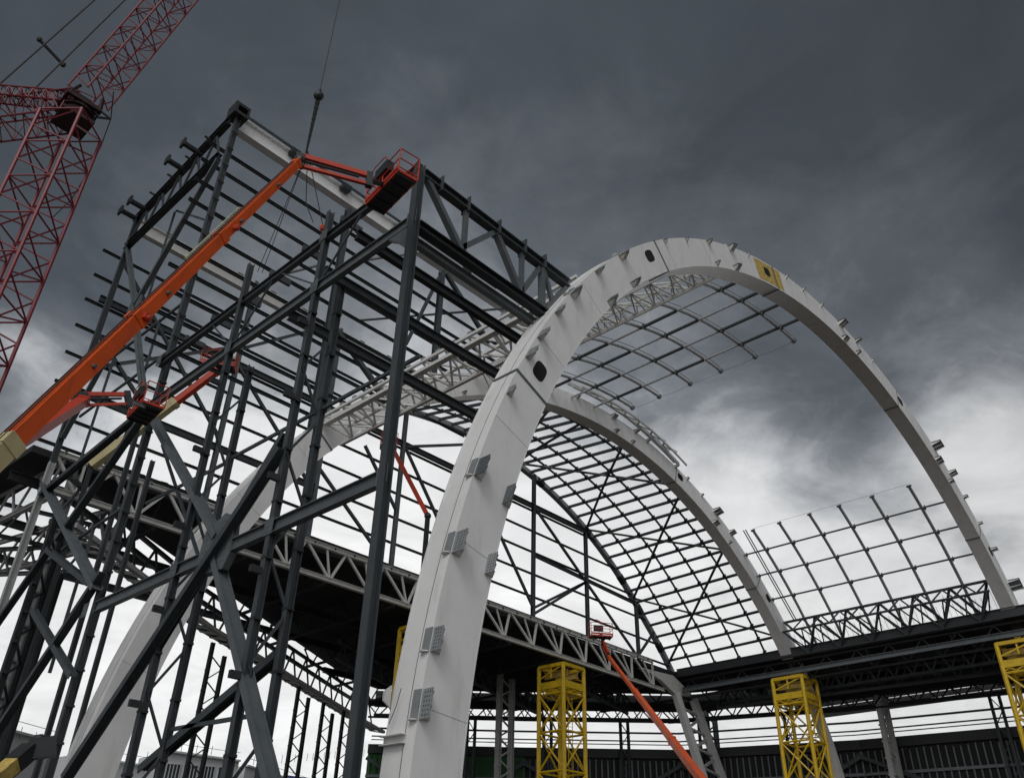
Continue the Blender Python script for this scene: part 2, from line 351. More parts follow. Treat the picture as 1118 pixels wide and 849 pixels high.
# ------------------------------------------------------------------ barrel roof between the middle and far arches
def far_r(t): return 38.0 if t < 50 else 38.0+max(0, (t-50))*.066
BR = thing("barrel_roof", "dark grid of purlins and rafters curving over the hall behind the second arch", "roof frame", RR(65, 38.8, 47))
FY = 54.2
def roof_pt(t, y):
    k = (y-40.8)/(FY-40.8); return RR(t, 38.75*(1-k)+far_r(t)*k, y)
th = [38.97+2.33*i for i in range(31)]
for t in th: MB().bar(roof_pt(t, 40.9), roof_pt(t, FY), .2, .26, RR(t, 1, 0)-RR(t, 0, 0)).build("purlin", "bare", BR)
for y in (42.9, 45.95, 48.9, 51.8):
    m = MB(); pts = [roof_pt(38+1.5*i, y) for i in range(50)]
    for a, b in zip(pts, pts[1:]): m.bar(a, b, .14, .2, (a-V((XC, y, ZC))))
    R = m.build("rafter", "bare", BR); m = MB()
    for t in th: a = roof_pt(t+.4, y); m.bar(a+V((0, -.16, 0)), a+V((0, .16, 0)), .16, .3, (a-V((XC, y, ZC)))) 
    m.build("cleat", "bare", R)
nf = [103, 86.5, 69.5, 54, 40.5]; nm_ = [106, 92.5, 72.5, 58, 41.3]
def roof_brace(ta, ya, tb, yb):
    m = MB(); pr_ = None
    for i in range(13):
        q = roof_pt(ta+(tb-ta)*i/12, ya+(yb-ya)*i/12)*1.0
        q = q - (q-V((XC, q.y, ZC))).normalized()*.22
        if pr_ is not None: m.bar(pr_, q, .22, .16)
        pr_ = q
    m.build("brace", "bare", BR)
for ta, tb in ((86.5, 100), (86.5, 92.7), (86.5, 72.5), (68.9, 84.8), (68.9, 57.8), (54, 70.8), (54, 41.5), (41, 58.3)): roof_brace(ta, FY, tb, 40.9)
FA = thing("roof_arch", "slender dark grey arch edging the far gable wall below the curved roof grid", "arch", (XC+20, FY, 26))
m = MB(); k = MB()
ts = [38.6+(112-38.6)*i/48 for i in range(49)]
for i, (a, b) in enumerate(zip(ts, ts[1:])):
    p, q = RR(a, far_r(a), FY+.25), RR(b, far_r(b), FY+.25)
    m.bar(p, q, .55, .5, (p-V((XC, FY, ZC))))
    if i in (3, 8, 12, 19, 27): MB().bar(p, q, .6, .55, (p-V((XC, FY, ZC)))).build('splice_plate', 'black', FA)
m.build("arch_rib", "galv", FA)
a, b = PY(722, 732, 53), PY(752, 790, 53)
# plated leg and twin raking columns below the far arch
m = MB(); m.prism([PY(700,728,53.2), PY(735,737,53.2), PY(760,762,53.2), PY(737,757,53.2), PY(722,742,53.2)], (0, .5, 0)); m.build("gusset", "whitesteel", FA)
for (u1, w1, u2, w2) in ((738,757,778,880), (757,763,800,880)):
    p, q = PY(u1, w1, 53.4), PY(u2, w2, 53.4); d = (q-p)*((p.z-GZ)/(p.z-q.z)); MB().bar(p, p+d, .9, .6, (0, 1, 0)).build("leg", "white", FA)
p, q = PY(757, 765, 53.4), PY(765, 810, 53.4); MB().zigzag(PY(744,772,53.4), PY(775,860,53.4), PY(762,772,53.4), PY(795,860,53.4), 4, .25).build("lacing", "lite", FA)

# ------------------------------------------------------------------ far gable wall
GW = thing("gable_wall_frame", "open far gable wall of dark girts and columns at the hall's end", "wall frame", (45, FY, 24.5))
def arch_x(z, side, r=None):
    best = None
    for i in range(400):
        t = 40+i*.2; p = RR(t, far_r(t), 0)
        if abs(p.z-z) < .25 and (best is None or abs(p.z-z) < abs(best.z-z)): best = p
    return best.x if best else XC
for z in (25.3, 27.3, 29.6, 31.9, 34.15, 36.4, 38.6, 40.9):
    MB().ch(V((13.2, FY, z)), V((arch_x(z, 1)-.2 if z < 40 else 50, FY, z)), .14, .2).build("girt", "bare", GW)
for x, zt in ((25, 45), (33.8, 45), (42.2, 40.6), (51.2, 40.8), (60, 40.4), (68.5, 36.6), (77.3, 30.7)):
    MB().ib(V((x, FY-.35, 24.2)), V((x, FY-.35, zt)), .34, .34, .03, (0, 1, 0)).build("column", "dark" if x > 50 else "darkg", GW)
MB().ib(V((14, FY-.3, 36.75)), V((68.5, FY-.3, 36.75)), .3, .5).build("tie_beam", "dark", GW)
MB().ib(V((14, FY-.3, 29.3)), V((34, FY-.3, 29.3)), .3, .5).build("tie_beam", "dark", GW)
MB().ib(V((77.3, FY-.3, 30.9)), V((60, FY-.3, 31.5)), .25, .35).build("tie_beam", "dark", GW)
for (x0, z0, x1, z1) in ((60, 36.7, 77, 24.9), (60, 26, 68.5, 31), (42.2, 36.7, 51, 26), (42.2, 36.4, 51.2, 40.4), (42.2, 30.0, 38, 34.8), (33.8, 31, 41, 25.6), (25.3, 38.4, 33, 45), (14.6, 31, 25, 38.4), (25, 36.7, 33.5, 29), (68.5, 31, 60, 25.4), (77.3, 25.2, 80.5, 28.4), (51.2, 36.7, 60, 26), (14.6, 40.5, 25, 30), (14.6, 34, 24.8, 25)):
    MB().bar(V((x0, FY-.4, z0)), V((x1, FY-.4, z1)), .22, .24).build("brace", "dark", GW)
MB().ib(V((14.6, FY, 44.4)), V((46, FY, 44.4)), .5, 1.15, .06).build("roof_girder", "whitesteel", GW)
m = MB()
for i in range(9): m.box(17+i*3.2, 17.5+i*3.2, FY-.15, FY+.15, 44.98, 45.18)
m.build("cleat", "black", GW)

# ------------------------------------------------------------------ tall front wall above the middle arch
X0 = 14.3
TW = thing("tower_wall_frame", "tall wall of close dark girts and a white girder, above the second arch", "wall frame", (24, 40.9, 26))
WY = 41.05
for z in (42.75, 41.1, 39.3, 37.55, 35.75, 34.0, 32.3, 30.6, 28.9, 26.9):
    zz = z-.2; xe = XC - math.sqrt(max(1, 39.75**2-(zz-.5)**2)) if zz < 39.7 else 50
    MB().ch(V((13.55, WY, z)), V((min(xe+.6, 47), WY, z)), .16, .21).build("girt", "dark", TW)
for x, zb in ((24.5, 25.6), (33.9, 34.3)): MB().ib(V((x, WY-.5, zb)), V((x, WY-.5, 44.3)), .38, .42, .04, (0, 1, 0)).build("column", "dark", TW)
for (x0, z0, x1, z1) in ((34.3, 44.3, 39.5, 40.2), (24.5, 34, 30, 30.2), (33.6, 43.5, 31.0, 35.5)):
    MB().bar(V((x0, WY-.55, z0)), V((x1, WY-.55, z1)), .32, .3 if x0 != 33.6 else .18).build("brace", "dark", TW)
MB().ib(V((15.0, WY-.3, 45.35)), V((47, WY-.3, 45.35)), .6, 1.3, .06).build("roof_girder", "white", TW)
MB().bar(V((14.9, WY-.62, 46.25)), V((40, WY-.62, 46.25)), .14).build("edge_angle", "dark", TW)
m = MB()
for x in (19, 23.5, 29, 36): m.box(x, x+.7, WY-.95, WY-.4, 45.6, 46.05)
m.build("cleat", "black", TW)
# horizontal roof bracing rods of the tall bay
for a, b, w, mt in (((390,285), (475,273), .12, "galv"), ((390,350), (560,336), .1, "dark"), ((310,299), (353,288), .13, "galv")):
    MB().tube(PZ(*a, 43.0), PZ(*b, 43.0), w).build("roof_rod", mt, TW)

# ------------------------------------------------------------------ side wall: tall bay (plane X0, Y 40..54)
TS = thing("tower_side_frame", "tall dark side frame with stub purlins on its top truss, at the upper left", "wall frame", (X0, 46, GZ))
def col(T, x, y, z0, z1, w=.42, m="dark", name="column"):
    w *= .72
    return MB().ib(V((x, y, z0)), V((x, y, z1)), w, w*1.02, w*.1, (1, 0, 0)).build(name, m, T)
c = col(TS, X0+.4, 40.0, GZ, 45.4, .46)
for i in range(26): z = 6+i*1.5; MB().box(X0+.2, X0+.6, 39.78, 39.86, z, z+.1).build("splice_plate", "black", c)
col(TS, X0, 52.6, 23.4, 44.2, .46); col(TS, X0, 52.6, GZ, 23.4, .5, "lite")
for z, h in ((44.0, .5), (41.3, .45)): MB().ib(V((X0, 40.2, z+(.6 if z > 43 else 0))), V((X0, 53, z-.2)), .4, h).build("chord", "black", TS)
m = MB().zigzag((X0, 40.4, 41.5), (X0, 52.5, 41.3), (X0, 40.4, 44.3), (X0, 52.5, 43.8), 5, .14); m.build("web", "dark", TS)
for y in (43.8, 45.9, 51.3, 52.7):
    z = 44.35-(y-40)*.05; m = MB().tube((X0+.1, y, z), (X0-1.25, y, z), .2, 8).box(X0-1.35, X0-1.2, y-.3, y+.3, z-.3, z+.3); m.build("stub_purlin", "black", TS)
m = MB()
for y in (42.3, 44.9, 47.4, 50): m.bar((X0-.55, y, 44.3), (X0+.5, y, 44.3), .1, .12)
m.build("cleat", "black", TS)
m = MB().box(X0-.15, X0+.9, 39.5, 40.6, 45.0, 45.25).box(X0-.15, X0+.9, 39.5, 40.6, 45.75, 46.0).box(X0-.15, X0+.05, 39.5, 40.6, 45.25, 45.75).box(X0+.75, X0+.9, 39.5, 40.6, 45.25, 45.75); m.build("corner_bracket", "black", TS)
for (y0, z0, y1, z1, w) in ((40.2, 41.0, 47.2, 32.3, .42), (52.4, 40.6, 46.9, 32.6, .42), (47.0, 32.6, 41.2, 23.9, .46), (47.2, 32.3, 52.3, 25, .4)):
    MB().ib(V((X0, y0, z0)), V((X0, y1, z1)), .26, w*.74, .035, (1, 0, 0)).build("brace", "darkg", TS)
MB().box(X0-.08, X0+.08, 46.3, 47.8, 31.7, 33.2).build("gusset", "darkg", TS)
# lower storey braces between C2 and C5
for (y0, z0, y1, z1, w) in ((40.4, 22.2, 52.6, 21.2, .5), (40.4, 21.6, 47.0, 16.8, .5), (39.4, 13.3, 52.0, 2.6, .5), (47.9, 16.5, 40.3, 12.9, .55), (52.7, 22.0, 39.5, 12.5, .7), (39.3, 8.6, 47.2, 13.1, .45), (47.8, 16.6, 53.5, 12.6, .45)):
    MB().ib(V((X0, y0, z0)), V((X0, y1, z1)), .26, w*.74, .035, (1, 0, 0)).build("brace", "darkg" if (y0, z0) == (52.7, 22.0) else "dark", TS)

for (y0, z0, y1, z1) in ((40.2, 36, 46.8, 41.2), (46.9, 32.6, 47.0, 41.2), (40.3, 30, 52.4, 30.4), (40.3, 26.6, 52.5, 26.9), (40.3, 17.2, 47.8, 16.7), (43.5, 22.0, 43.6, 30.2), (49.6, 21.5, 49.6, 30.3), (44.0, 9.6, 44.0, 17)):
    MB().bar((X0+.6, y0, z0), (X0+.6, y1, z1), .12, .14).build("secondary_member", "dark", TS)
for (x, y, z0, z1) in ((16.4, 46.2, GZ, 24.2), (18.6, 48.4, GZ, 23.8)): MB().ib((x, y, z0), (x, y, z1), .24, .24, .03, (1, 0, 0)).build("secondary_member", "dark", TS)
# ------------------------------------------------------------------ side wall: low bay (plane X0, Y 19..40)
SF = thing("side_frame", "dark steel side frame with a big X brace and laced column pairs, lower left", "wall frame", (X0, 29, GZ))
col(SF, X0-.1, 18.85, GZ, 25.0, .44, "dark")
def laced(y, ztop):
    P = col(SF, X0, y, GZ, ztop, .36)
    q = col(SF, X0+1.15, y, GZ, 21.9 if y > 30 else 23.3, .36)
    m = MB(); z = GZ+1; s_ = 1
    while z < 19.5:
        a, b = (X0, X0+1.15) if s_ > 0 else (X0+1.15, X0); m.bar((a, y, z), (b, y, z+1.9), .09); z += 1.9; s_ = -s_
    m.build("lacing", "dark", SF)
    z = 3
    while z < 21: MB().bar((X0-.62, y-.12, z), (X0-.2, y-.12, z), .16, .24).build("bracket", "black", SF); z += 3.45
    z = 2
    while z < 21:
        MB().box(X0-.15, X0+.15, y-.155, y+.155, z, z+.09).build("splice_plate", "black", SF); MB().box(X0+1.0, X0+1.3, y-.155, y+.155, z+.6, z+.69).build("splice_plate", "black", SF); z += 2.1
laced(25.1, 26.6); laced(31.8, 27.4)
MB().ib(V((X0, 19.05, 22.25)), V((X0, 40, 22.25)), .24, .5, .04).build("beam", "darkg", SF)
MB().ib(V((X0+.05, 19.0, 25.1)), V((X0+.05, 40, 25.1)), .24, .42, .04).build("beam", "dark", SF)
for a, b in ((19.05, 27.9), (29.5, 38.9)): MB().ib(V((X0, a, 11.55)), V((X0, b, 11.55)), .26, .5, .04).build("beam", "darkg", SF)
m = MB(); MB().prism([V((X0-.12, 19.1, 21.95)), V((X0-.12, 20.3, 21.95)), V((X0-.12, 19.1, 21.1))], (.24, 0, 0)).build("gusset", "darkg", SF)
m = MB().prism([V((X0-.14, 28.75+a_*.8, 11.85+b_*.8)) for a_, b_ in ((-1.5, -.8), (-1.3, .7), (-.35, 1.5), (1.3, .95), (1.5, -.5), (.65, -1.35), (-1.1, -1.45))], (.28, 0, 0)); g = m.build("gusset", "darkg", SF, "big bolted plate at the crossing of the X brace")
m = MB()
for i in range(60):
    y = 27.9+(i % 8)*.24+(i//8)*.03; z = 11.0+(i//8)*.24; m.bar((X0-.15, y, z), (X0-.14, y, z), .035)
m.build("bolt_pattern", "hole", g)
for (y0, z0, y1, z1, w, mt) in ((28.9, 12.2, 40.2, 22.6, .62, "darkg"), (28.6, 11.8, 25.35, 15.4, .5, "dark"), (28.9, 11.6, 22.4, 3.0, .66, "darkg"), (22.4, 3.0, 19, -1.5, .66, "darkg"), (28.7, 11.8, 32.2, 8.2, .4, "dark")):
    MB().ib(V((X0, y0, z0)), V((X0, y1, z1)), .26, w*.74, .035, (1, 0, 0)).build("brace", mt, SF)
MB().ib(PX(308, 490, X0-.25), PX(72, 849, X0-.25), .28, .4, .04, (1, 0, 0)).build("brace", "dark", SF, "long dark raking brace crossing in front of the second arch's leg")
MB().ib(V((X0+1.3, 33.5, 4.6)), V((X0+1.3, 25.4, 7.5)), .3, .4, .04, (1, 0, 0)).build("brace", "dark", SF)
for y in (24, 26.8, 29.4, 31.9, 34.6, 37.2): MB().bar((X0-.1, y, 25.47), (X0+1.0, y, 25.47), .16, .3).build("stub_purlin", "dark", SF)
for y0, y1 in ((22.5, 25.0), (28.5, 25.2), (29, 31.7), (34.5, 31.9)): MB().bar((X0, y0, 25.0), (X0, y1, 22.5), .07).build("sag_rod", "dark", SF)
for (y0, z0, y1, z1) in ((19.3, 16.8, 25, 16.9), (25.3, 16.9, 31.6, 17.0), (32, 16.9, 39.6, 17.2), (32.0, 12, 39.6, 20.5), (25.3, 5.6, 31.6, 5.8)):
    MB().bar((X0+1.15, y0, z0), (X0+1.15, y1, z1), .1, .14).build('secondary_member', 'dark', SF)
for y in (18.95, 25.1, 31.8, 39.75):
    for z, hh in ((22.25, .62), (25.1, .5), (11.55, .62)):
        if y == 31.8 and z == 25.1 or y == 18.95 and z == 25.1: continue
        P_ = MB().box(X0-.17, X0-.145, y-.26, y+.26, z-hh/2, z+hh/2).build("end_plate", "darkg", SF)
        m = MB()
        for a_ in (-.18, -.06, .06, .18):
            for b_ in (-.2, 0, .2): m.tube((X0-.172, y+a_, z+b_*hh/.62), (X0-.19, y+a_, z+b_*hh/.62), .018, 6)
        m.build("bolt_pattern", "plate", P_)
# low roof beams running from the side frame to the arches
for i, (a, b, z, w, h) in enumerate((((355,231), (551,363), 24, .28, .46), ((380,311), (542,408), 23.2, .28, .46), ((300,334), (520,455), 22, .28, .46))):
    p, q = PZ(*a, z), PZ(*b, z); y = (p.y+q.y)/2
    xs_ = XC-math.sqrt(39.6**2-(z-.8)**2)
    MB().ib(V((X0+.1, y, z)), V(((24.6, 27.4, 27.2)[i], y, z)), w, h, .05).build("roof_beam", "black" if i == 0 else "dark", SF)

# ------------------------------------------------------------------ eave truss from corner column to near arch
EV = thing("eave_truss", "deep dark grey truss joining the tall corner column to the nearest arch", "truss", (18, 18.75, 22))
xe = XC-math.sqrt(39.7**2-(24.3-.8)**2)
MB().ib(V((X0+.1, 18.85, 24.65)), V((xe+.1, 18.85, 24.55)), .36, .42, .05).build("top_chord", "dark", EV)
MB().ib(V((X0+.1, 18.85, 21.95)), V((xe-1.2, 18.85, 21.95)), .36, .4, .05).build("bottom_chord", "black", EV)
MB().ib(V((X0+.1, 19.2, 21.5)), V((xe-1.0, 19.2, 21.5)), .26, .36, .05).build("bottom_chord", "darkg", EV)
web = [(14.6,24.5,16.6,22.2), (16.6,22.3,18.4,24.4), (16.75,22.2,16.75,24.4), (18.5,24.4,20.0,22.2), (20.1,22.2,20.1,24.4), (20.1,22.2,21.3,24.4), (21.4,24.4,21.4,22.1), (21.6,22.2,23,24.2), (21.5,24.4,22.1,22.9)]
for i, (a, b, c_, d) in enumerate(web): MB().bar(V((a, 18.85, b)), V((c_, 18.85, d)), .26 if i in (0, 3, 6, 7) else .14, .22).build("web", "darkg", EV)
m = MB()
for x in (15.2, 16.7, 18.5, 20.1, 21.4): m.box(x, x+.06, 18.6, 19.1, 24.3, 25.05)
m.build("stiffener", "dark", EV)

# ------------------------------------------------------------------ deck truss (Y = 53) and side canopy trusses
def truss(name, label, a0, a1, b0, b1, n, w, wm, mt, cat="truss", verts=False, dbl=False):
    T = thing(name, label, cat, (V(a0)+V(b1))/2)
    MB().ib(V(a0), V(a1), w, w).build("top_chord", mt, T); MB().ib(V(b0), V(b1), w, w).build("bottom_chord", mt, T)
    MB().zigzag(a0, a1, b0, b1, n, wm, False, verts).build("web", mt, T); return T
DT = truss("deck_truss", "long pale grey truss running under the far gable wall, in front of the black canopy", (14.4, 53, 24.3), (78.5, 53, 24.6), (14.4, 53, 21.95), (80.5, 53, 21.9), 17, .34, .17, "whitesteel", "truss", True)
for i in range(34): MB().bar((15+i*1.9, 52.9, 24.52), (15+i*1.9, 53.3, 24.62), .1, .3).build("cleat", "dark", DT)
truss("canopy_truss", "pale grey truss receding to the left edge, below the cream section of the boom", (15.2, 53.5, 24.2), (12.5, 84, 24.2), (15.2, 53.5, 21.8), (12.5, 84, 21.8), 9, .3, .14, "lite")
truss("canopy_truss", "second grey truss behind the leftmost one, under the canopy edge", (20.2, 54.5, 23.2), (13, 86, 23.2), (20.2, 54.5, 20.6), (13, 86, 20.6), 11, .3, .15, "lite")
truss("canopy_truss", "lowest dark truss at the left edge, crossing behind the pale columns", (19.5, 58, 21.0), (11.5, 70, 21.0), (19.5, 58, 19.2), (11.5, 70, 19.2), 7, .25, .13, "dark")
truss("canopy_truss", "short dark truss behind the two leftmost pale columns", (12.0, 62, 23.4), (22, 60, 23.4), (12.0, 62, 21.2), (22, 60, 21.2), 5, .25, .13, "dark")
def laced_column(label, x, y, zt, dx, dy, w, mt, group=None):
    T = thing("laced_column", label, "column", (x, y, GZ), group)
    a, b = V((x, y, GZ)), V((x+dx, y+dy, GZ))
    for p in (a, b): MB().ib(p, V((p.x, p.y, zt if p is a else zt-.9)), w, w, w*.12, (1, 0, 0)).build("upright", mt, T)
    MB().zigzag(a, (a.x, a.y, zt-1), b, (b.x, b.y, zt-1), int((zt-GZ)/2), w*.3).build("lacing", mt, T)
    m = MB(); z = 1
    while z < zt-1: m.bar((x-.05, y-w*.8, z), (x-.05, y+w*.8, z), w*.5, .16); z += 1.6
    m.build("bracket", mt, T); return T
CT = thing("canopy_column", "pale grey column leaning into the left edge under the cream boom section", "column", (16.3, 54.4, GZ))
MB().ib(V((16.3, 54.4, GZ)), V((16.3, 54.4, 24)), .55, .55, .05, (1, 0, 0)).build("shaft", "lite", CT)
m = MB()
for z in range(2, 24, 2): m.box(15.98, 16.62, 54.07, 54.73, z, z+.1)
m.build("collar", "plate", CT)
laced_column("dark laced column pair at the far left, beside the white sky", 18.5, 62, 20.9, 1.3, 0, .4, "black")
laced_column("dark laced column pair in the white gap left of the second arch's leg", 14.9, 50.5, 19.5, 1.0, 1.2, .35, "black")

# ------------------------------------------------------------------ canopy (roof deck over the stands)
CP = thing("canopy_roof", "black underside of the flat canopy roof behind the pale deck truss", "canopy", (70, 70, 20))
poly = [(15.6, 55.6), (33, 66.5), (62, 84.5), (67, 85.5), (79, 72.5), (91, 58.5), (97, 40), (100, 18), (100, 4), (84.6, 4), (84.6, 53.6), (13.2, 53.6), (12.0, 78), (14.2, 78), (15.2, 57.5)]
MB().prism([V((x, y, 24.1)) for x, y in poly], (0, 0, .45)).build("deck", "deck", CP)
def inside(x, y):
    c_ = False
    for (x1, y1), (x2, y2) in zip(poly, poly[1:]+poly[:1]):
        if (y1 > y) != (y2 > y) and x < (x2-x1)*(y-y1)/(y2-y1)+x1: c_ = not c_
    return c_
def clip(axis, v):
    lo = hi = None
    for i in range(0, 1000):
        s_ = 0+i*.12; x, y = (v, s_) if axis == 0 else (s_, v)
        if inside(x, y): lo = s_ if lo is None else lo; hi = s_
    return lo, hi
for x in range(22, 116, 7):
    lo, hi = clip(0, x+.05)
    if lo is None or hi-lo < 2: continue
    a0, a1, b0, b1 = V((x, lo+.3, 23.8)), V((x, hi-.3, 23.8)), V((x, lo+.3, 21.9)), V((x, hi-.3, 21.9))
    m = MB().bar(a0, a1, .2).bar(b0, b1, .22); m.zigzag(a0, a1, b0, b1, max(2, int((hi-lo)/3.2)), .12)
    m.build("joist", "deck", CP)
for y in range(8, 88, 8):
    lo, hi = clip(1, y+.05)
    if lo is None: continue
    MB().ib(V((lo, y, 23.2)), V((hi, y, 23.2)), .3, .6).build("beam", "deck", CP)
for i, (a, b) in enumerate((((90, 4, 21.9), (90, 52, 21.9)), ((93.5, 6, 21.4), (89.5, 52, 21.4)), ((96.5, 6, 22.3), (92, 44, 22.3)), ((70, 58, 21.5), (86, 62, 21.5)), ((60, 64, 21.2), (80, 70, 21.2)), ((48, 68, 21.0), (72, 78, 21.0)))):
    a, b = V(a), V(b); m = MB().bar(a, b, .3, .3).bar(a+V((0, 0, 1.7)), b+V((0, 0, 1.7)), .3, .3).zigzag(a, b, a+V((0, 0, 1.7)), b+V((0, 0, 1.7)), int((b-a).length/1.8), .16); m.build("joist", "dark", CP)
m = MB()
for x in range(90, 114, 3):
    for y in (10, 22, 30, 38, 46): m.box(x, x+.3, y-4, y+4, 23.5, 24.05)
m.build("rib", "deck", CP)
MB().ib(V((84.2, 4, 22.6)), V((84.2, 53, 22.6)), .35, .5).build("edge_beam", "darkg", CP)
MB().ib(V((84.3, 4, 24.5)), V((84.3, 53.6, 24.5)), .35, .9).build("edge_beam", "black", CP)
for i in range(10): MB().bar((84.3, 6+i*5, 22.6), (88.4, 6+i*5, 24.1), .16).build("strut", "dark", CP)
for (x, y) in ((92, 33), (92, 25), (95, 41)): pass
# edge trusses round the rim of the canopy
rim = [V((15.1, 51.8, 0)), V((31.5, 64.3, 0)), V((59.4, 81.7, 0)), V((67.5, 86.5, 0))]
for i, (a, b) in enumerate(zip(rim, rim[1:])):
    T = thing("rim_truss", ["box truss on the canopy rim at the left, pale chords against the white sky", "box truss on the canopy rim behind the column pairs, middle length", "box truss on the canopy rim, farthest length, left of the nearest arch's foot"][i], "truss", (a+b)/2+V((0, 0, 20)))
    n = int((b-a).length/1.6); o = (b-a).normalized().cross(V((0, 0, 1)))*1.5
    Z = lambda z: V((0, 0, z))
    for zz, oo, w in ((19.6, V(), .3), (22.6, V(), .25), (19.3, o, .3), (22.4, -o, .3)):
        MB().bar(a+oo+Z(zz), b+oo+Z(zz), w*1.2, w).build("chord", "lite" if zz < 19.5 else "dark", T)
    MB().zigzag(a+Z(19.6), b+Z(19.6), a+Z(22.6), b+Z(22.6), n//2, .14).build("web", "dark", T)
    MB().zigzag(a+Z(19.6), b+Z(19.6), a+o+Z(19.3), b+o+Z(19.3), n, .1).build("web", "lite", T)
    m = MB()
    for k_ in range(n): q = a.lerp(b, (k_+.5)/n); m.bar(q+Z(19.35), q+o+Z(19.1), .35, .1)
    m.build("walkway_plank", "lite", T)
pairs = [((232,705), 31.5), ((326,752), 0), ((353,770), 0), ((375,778), 0)]
for i, ((u, w), _) in enumerate(pairs):
    p = PZ(u, w, 18.9)
    laced_column(["dark laced column pair under the canopy rim, leftmost of its row", "dark laced column pair under the canopy rim, second of the row", "dark laced column pair under the canopy rim, third of the row", "dark laced column pair under the canopy rim, nearest the tall corner column"][i], p.x, p.y, 19.2, 1.15, -.2, .3, "black", "laced columns under the canopy rim")
p = PZ(410, 795, 18.9)

for lab, us in (("black sheeted heap of materials on the canopy edge, the left of two", (128, 138, 147)), ("black sheeted heap of materials on the canopy edge, the right and longer of two", (160, 172, 184, 194))):
    m = MB()
    for u in us:
        q = PY(u, 470+.34*u+2, 56.5); q.z = 24.75
        for k_ in range(3): m.ball(q+V((random.uniform(-.8, .8), random.uniform(-.5, .5), .55+.25*k_)), random.uniform(.55, .95), 9, .75)
        m.box(q.x-.9, q.x+.9, 56, 57, 24.56, 25.1)
    tag(m.build("material_heap", "black"), lab, "heap")
# far rim: columns, rails, wall
far = [V((67.5, 86.5, 0)), V((80, 73, 0)), V((92, 59, 0)), V((98, 40, 0)), V((101, 18, 0)), V((101, 0, 0))]
fl = ["behind the left yellow tower", "between the red boom and the slanting twin legs", "left of the middle yellow tower", "right of the middle yellow tower", "behind the rightmost yellow tower"]
for i, (a, b) in enumerate(zip(far, far[1:])):
    T = thing("rim_truss", "edge truss of the far canopy rim, "+fl[i], "truss", (a+b)/2+V((0, 0, 20)))
    Z = lambda z: V((0, 0, z)); n = int((b-a).length/2.2)
    for zz, w in ((23.4, .3), (21.3, .35), (22.3, .12)): MB().bar(a+Z(zz), b+Z(zz), w, w).build("chord", "dark", T)
    MB().zigzag(a+Z(21.3), b+Z(21.3), a+Z(23.4), b+Z(23.4), n, .12).build("web", "dark", T)
    o = (b-a).normalized().cross(V((0, 0, 1)))
    MB().bar(a+Z(23.2), b+Z(23.2), .2, 1.9).build("fascia", "deck", T); MB().bar(a+o*4+Z(21.9), b+o*4+Z(21.9), .5, .7).build("gutter_beam", "deck", T); MB().zigzag(a+o*4+Z(21.6), b+o*4+Z(21.6), a+o*4+Z(20.4), b+o*4+Z(20.4), n, .14).bar(a+o*4+Z(20.3), b+o*4+Z(20.3), .2).build("web", "deck", T)
    m = MB().bar(a+Z(19.8), b+Z(19.8), .16, .2).bar(a+Z(18.9), b+Z(18.9), .12, .14).bar(a+Z(18.5), b+Z(18.5), .1, .1); m.build("rail", "dark", T)
    k_ = max(2, int((b-a).length/9)); m = MB()
    for j in range(k_):
        q = a.lerp(b, (j+.3)/k_)
        d = (b-a).normalized()
        for s_ in (-.45, .45): m.bar(q+d*s_+Z(GZ), q+d*s_+Z(21.3), .28)
        m.zigzag(q-d*.45+Z(10), q-d*.45+Z(21), q+d*.45+Z(10), q+d*.45+Z(21), 4, .1)
    m.build("post", "dark", T)
    Wl = thing("stand_wall", ("green hoarding wall under the far canopy, " if i == 0 else "dark slatted wall under the far canopy, ")+fl[i], "wall", (a+b)/2+V((0, 0, GZ)))
    dd = (b-a).normalized()*.4; a2, b2 = a-o*1.2-dd, b-o*1.2+dd
    MB().bar(a2+Z(8.2), b2+Z(8.2), .3, 19.8).build("panel", "green" if i == 0 else "deck", Wl)
    MB().bar(a2+o*.3+Z(17.6), b2+o*.3+Z(17.6), .7, 1.0).build("coping", "black", Wl)
    m = MB(); nn = int((b2-a2).length/.7)
    for j in range(nn):
        q = a2.lerp(b2, (j+.5)/nn)+o*.32; jj = random.random()*.25
        m.bar(q+Z(2), q+Z(17.0-jj), .1, .14, (b2-a2))
    if i: m.build("slat", "slat", Wl)
    else: m.build("slat", "green", Wl)
    m = MB().bar(a2+o*.5+Z(14.6), b2+o*.5+Z(14.6), .16, .3).bar(a2+o*.5+Z(9), b2+o*.5+Z(9), .16, .3); m.build("rail", "slat", Wl)
    m = MB(); q = a2+o*1.0; q2 = b2+o*1.0; m.bar(q+Z(6), q2+Z(16.5), .3, .4); m.bar(q+Z(16.5), q2+Z(6), .3, .4); m.build("brace", "dark", Wl)
for i, (u, w) in enumerate(((545, 776), (960, 772), (770, 770))):
    p = PY(u, w, (62, 34, 56)[i]); k_ = 23.6/max(.1, p.z); p = p*min(k_, 1.05)
    laced_column(["grey laced column under the canopy between the nearest arch and the yellow tower", "grey laced column under the right-hand canopy, right of the middle yellow tower", "dark laced column beside the slanting twin legs"][i], p.x, p.y, 23.6, 1.9, 0, .5, ("lite", "lite", "dark")[i])

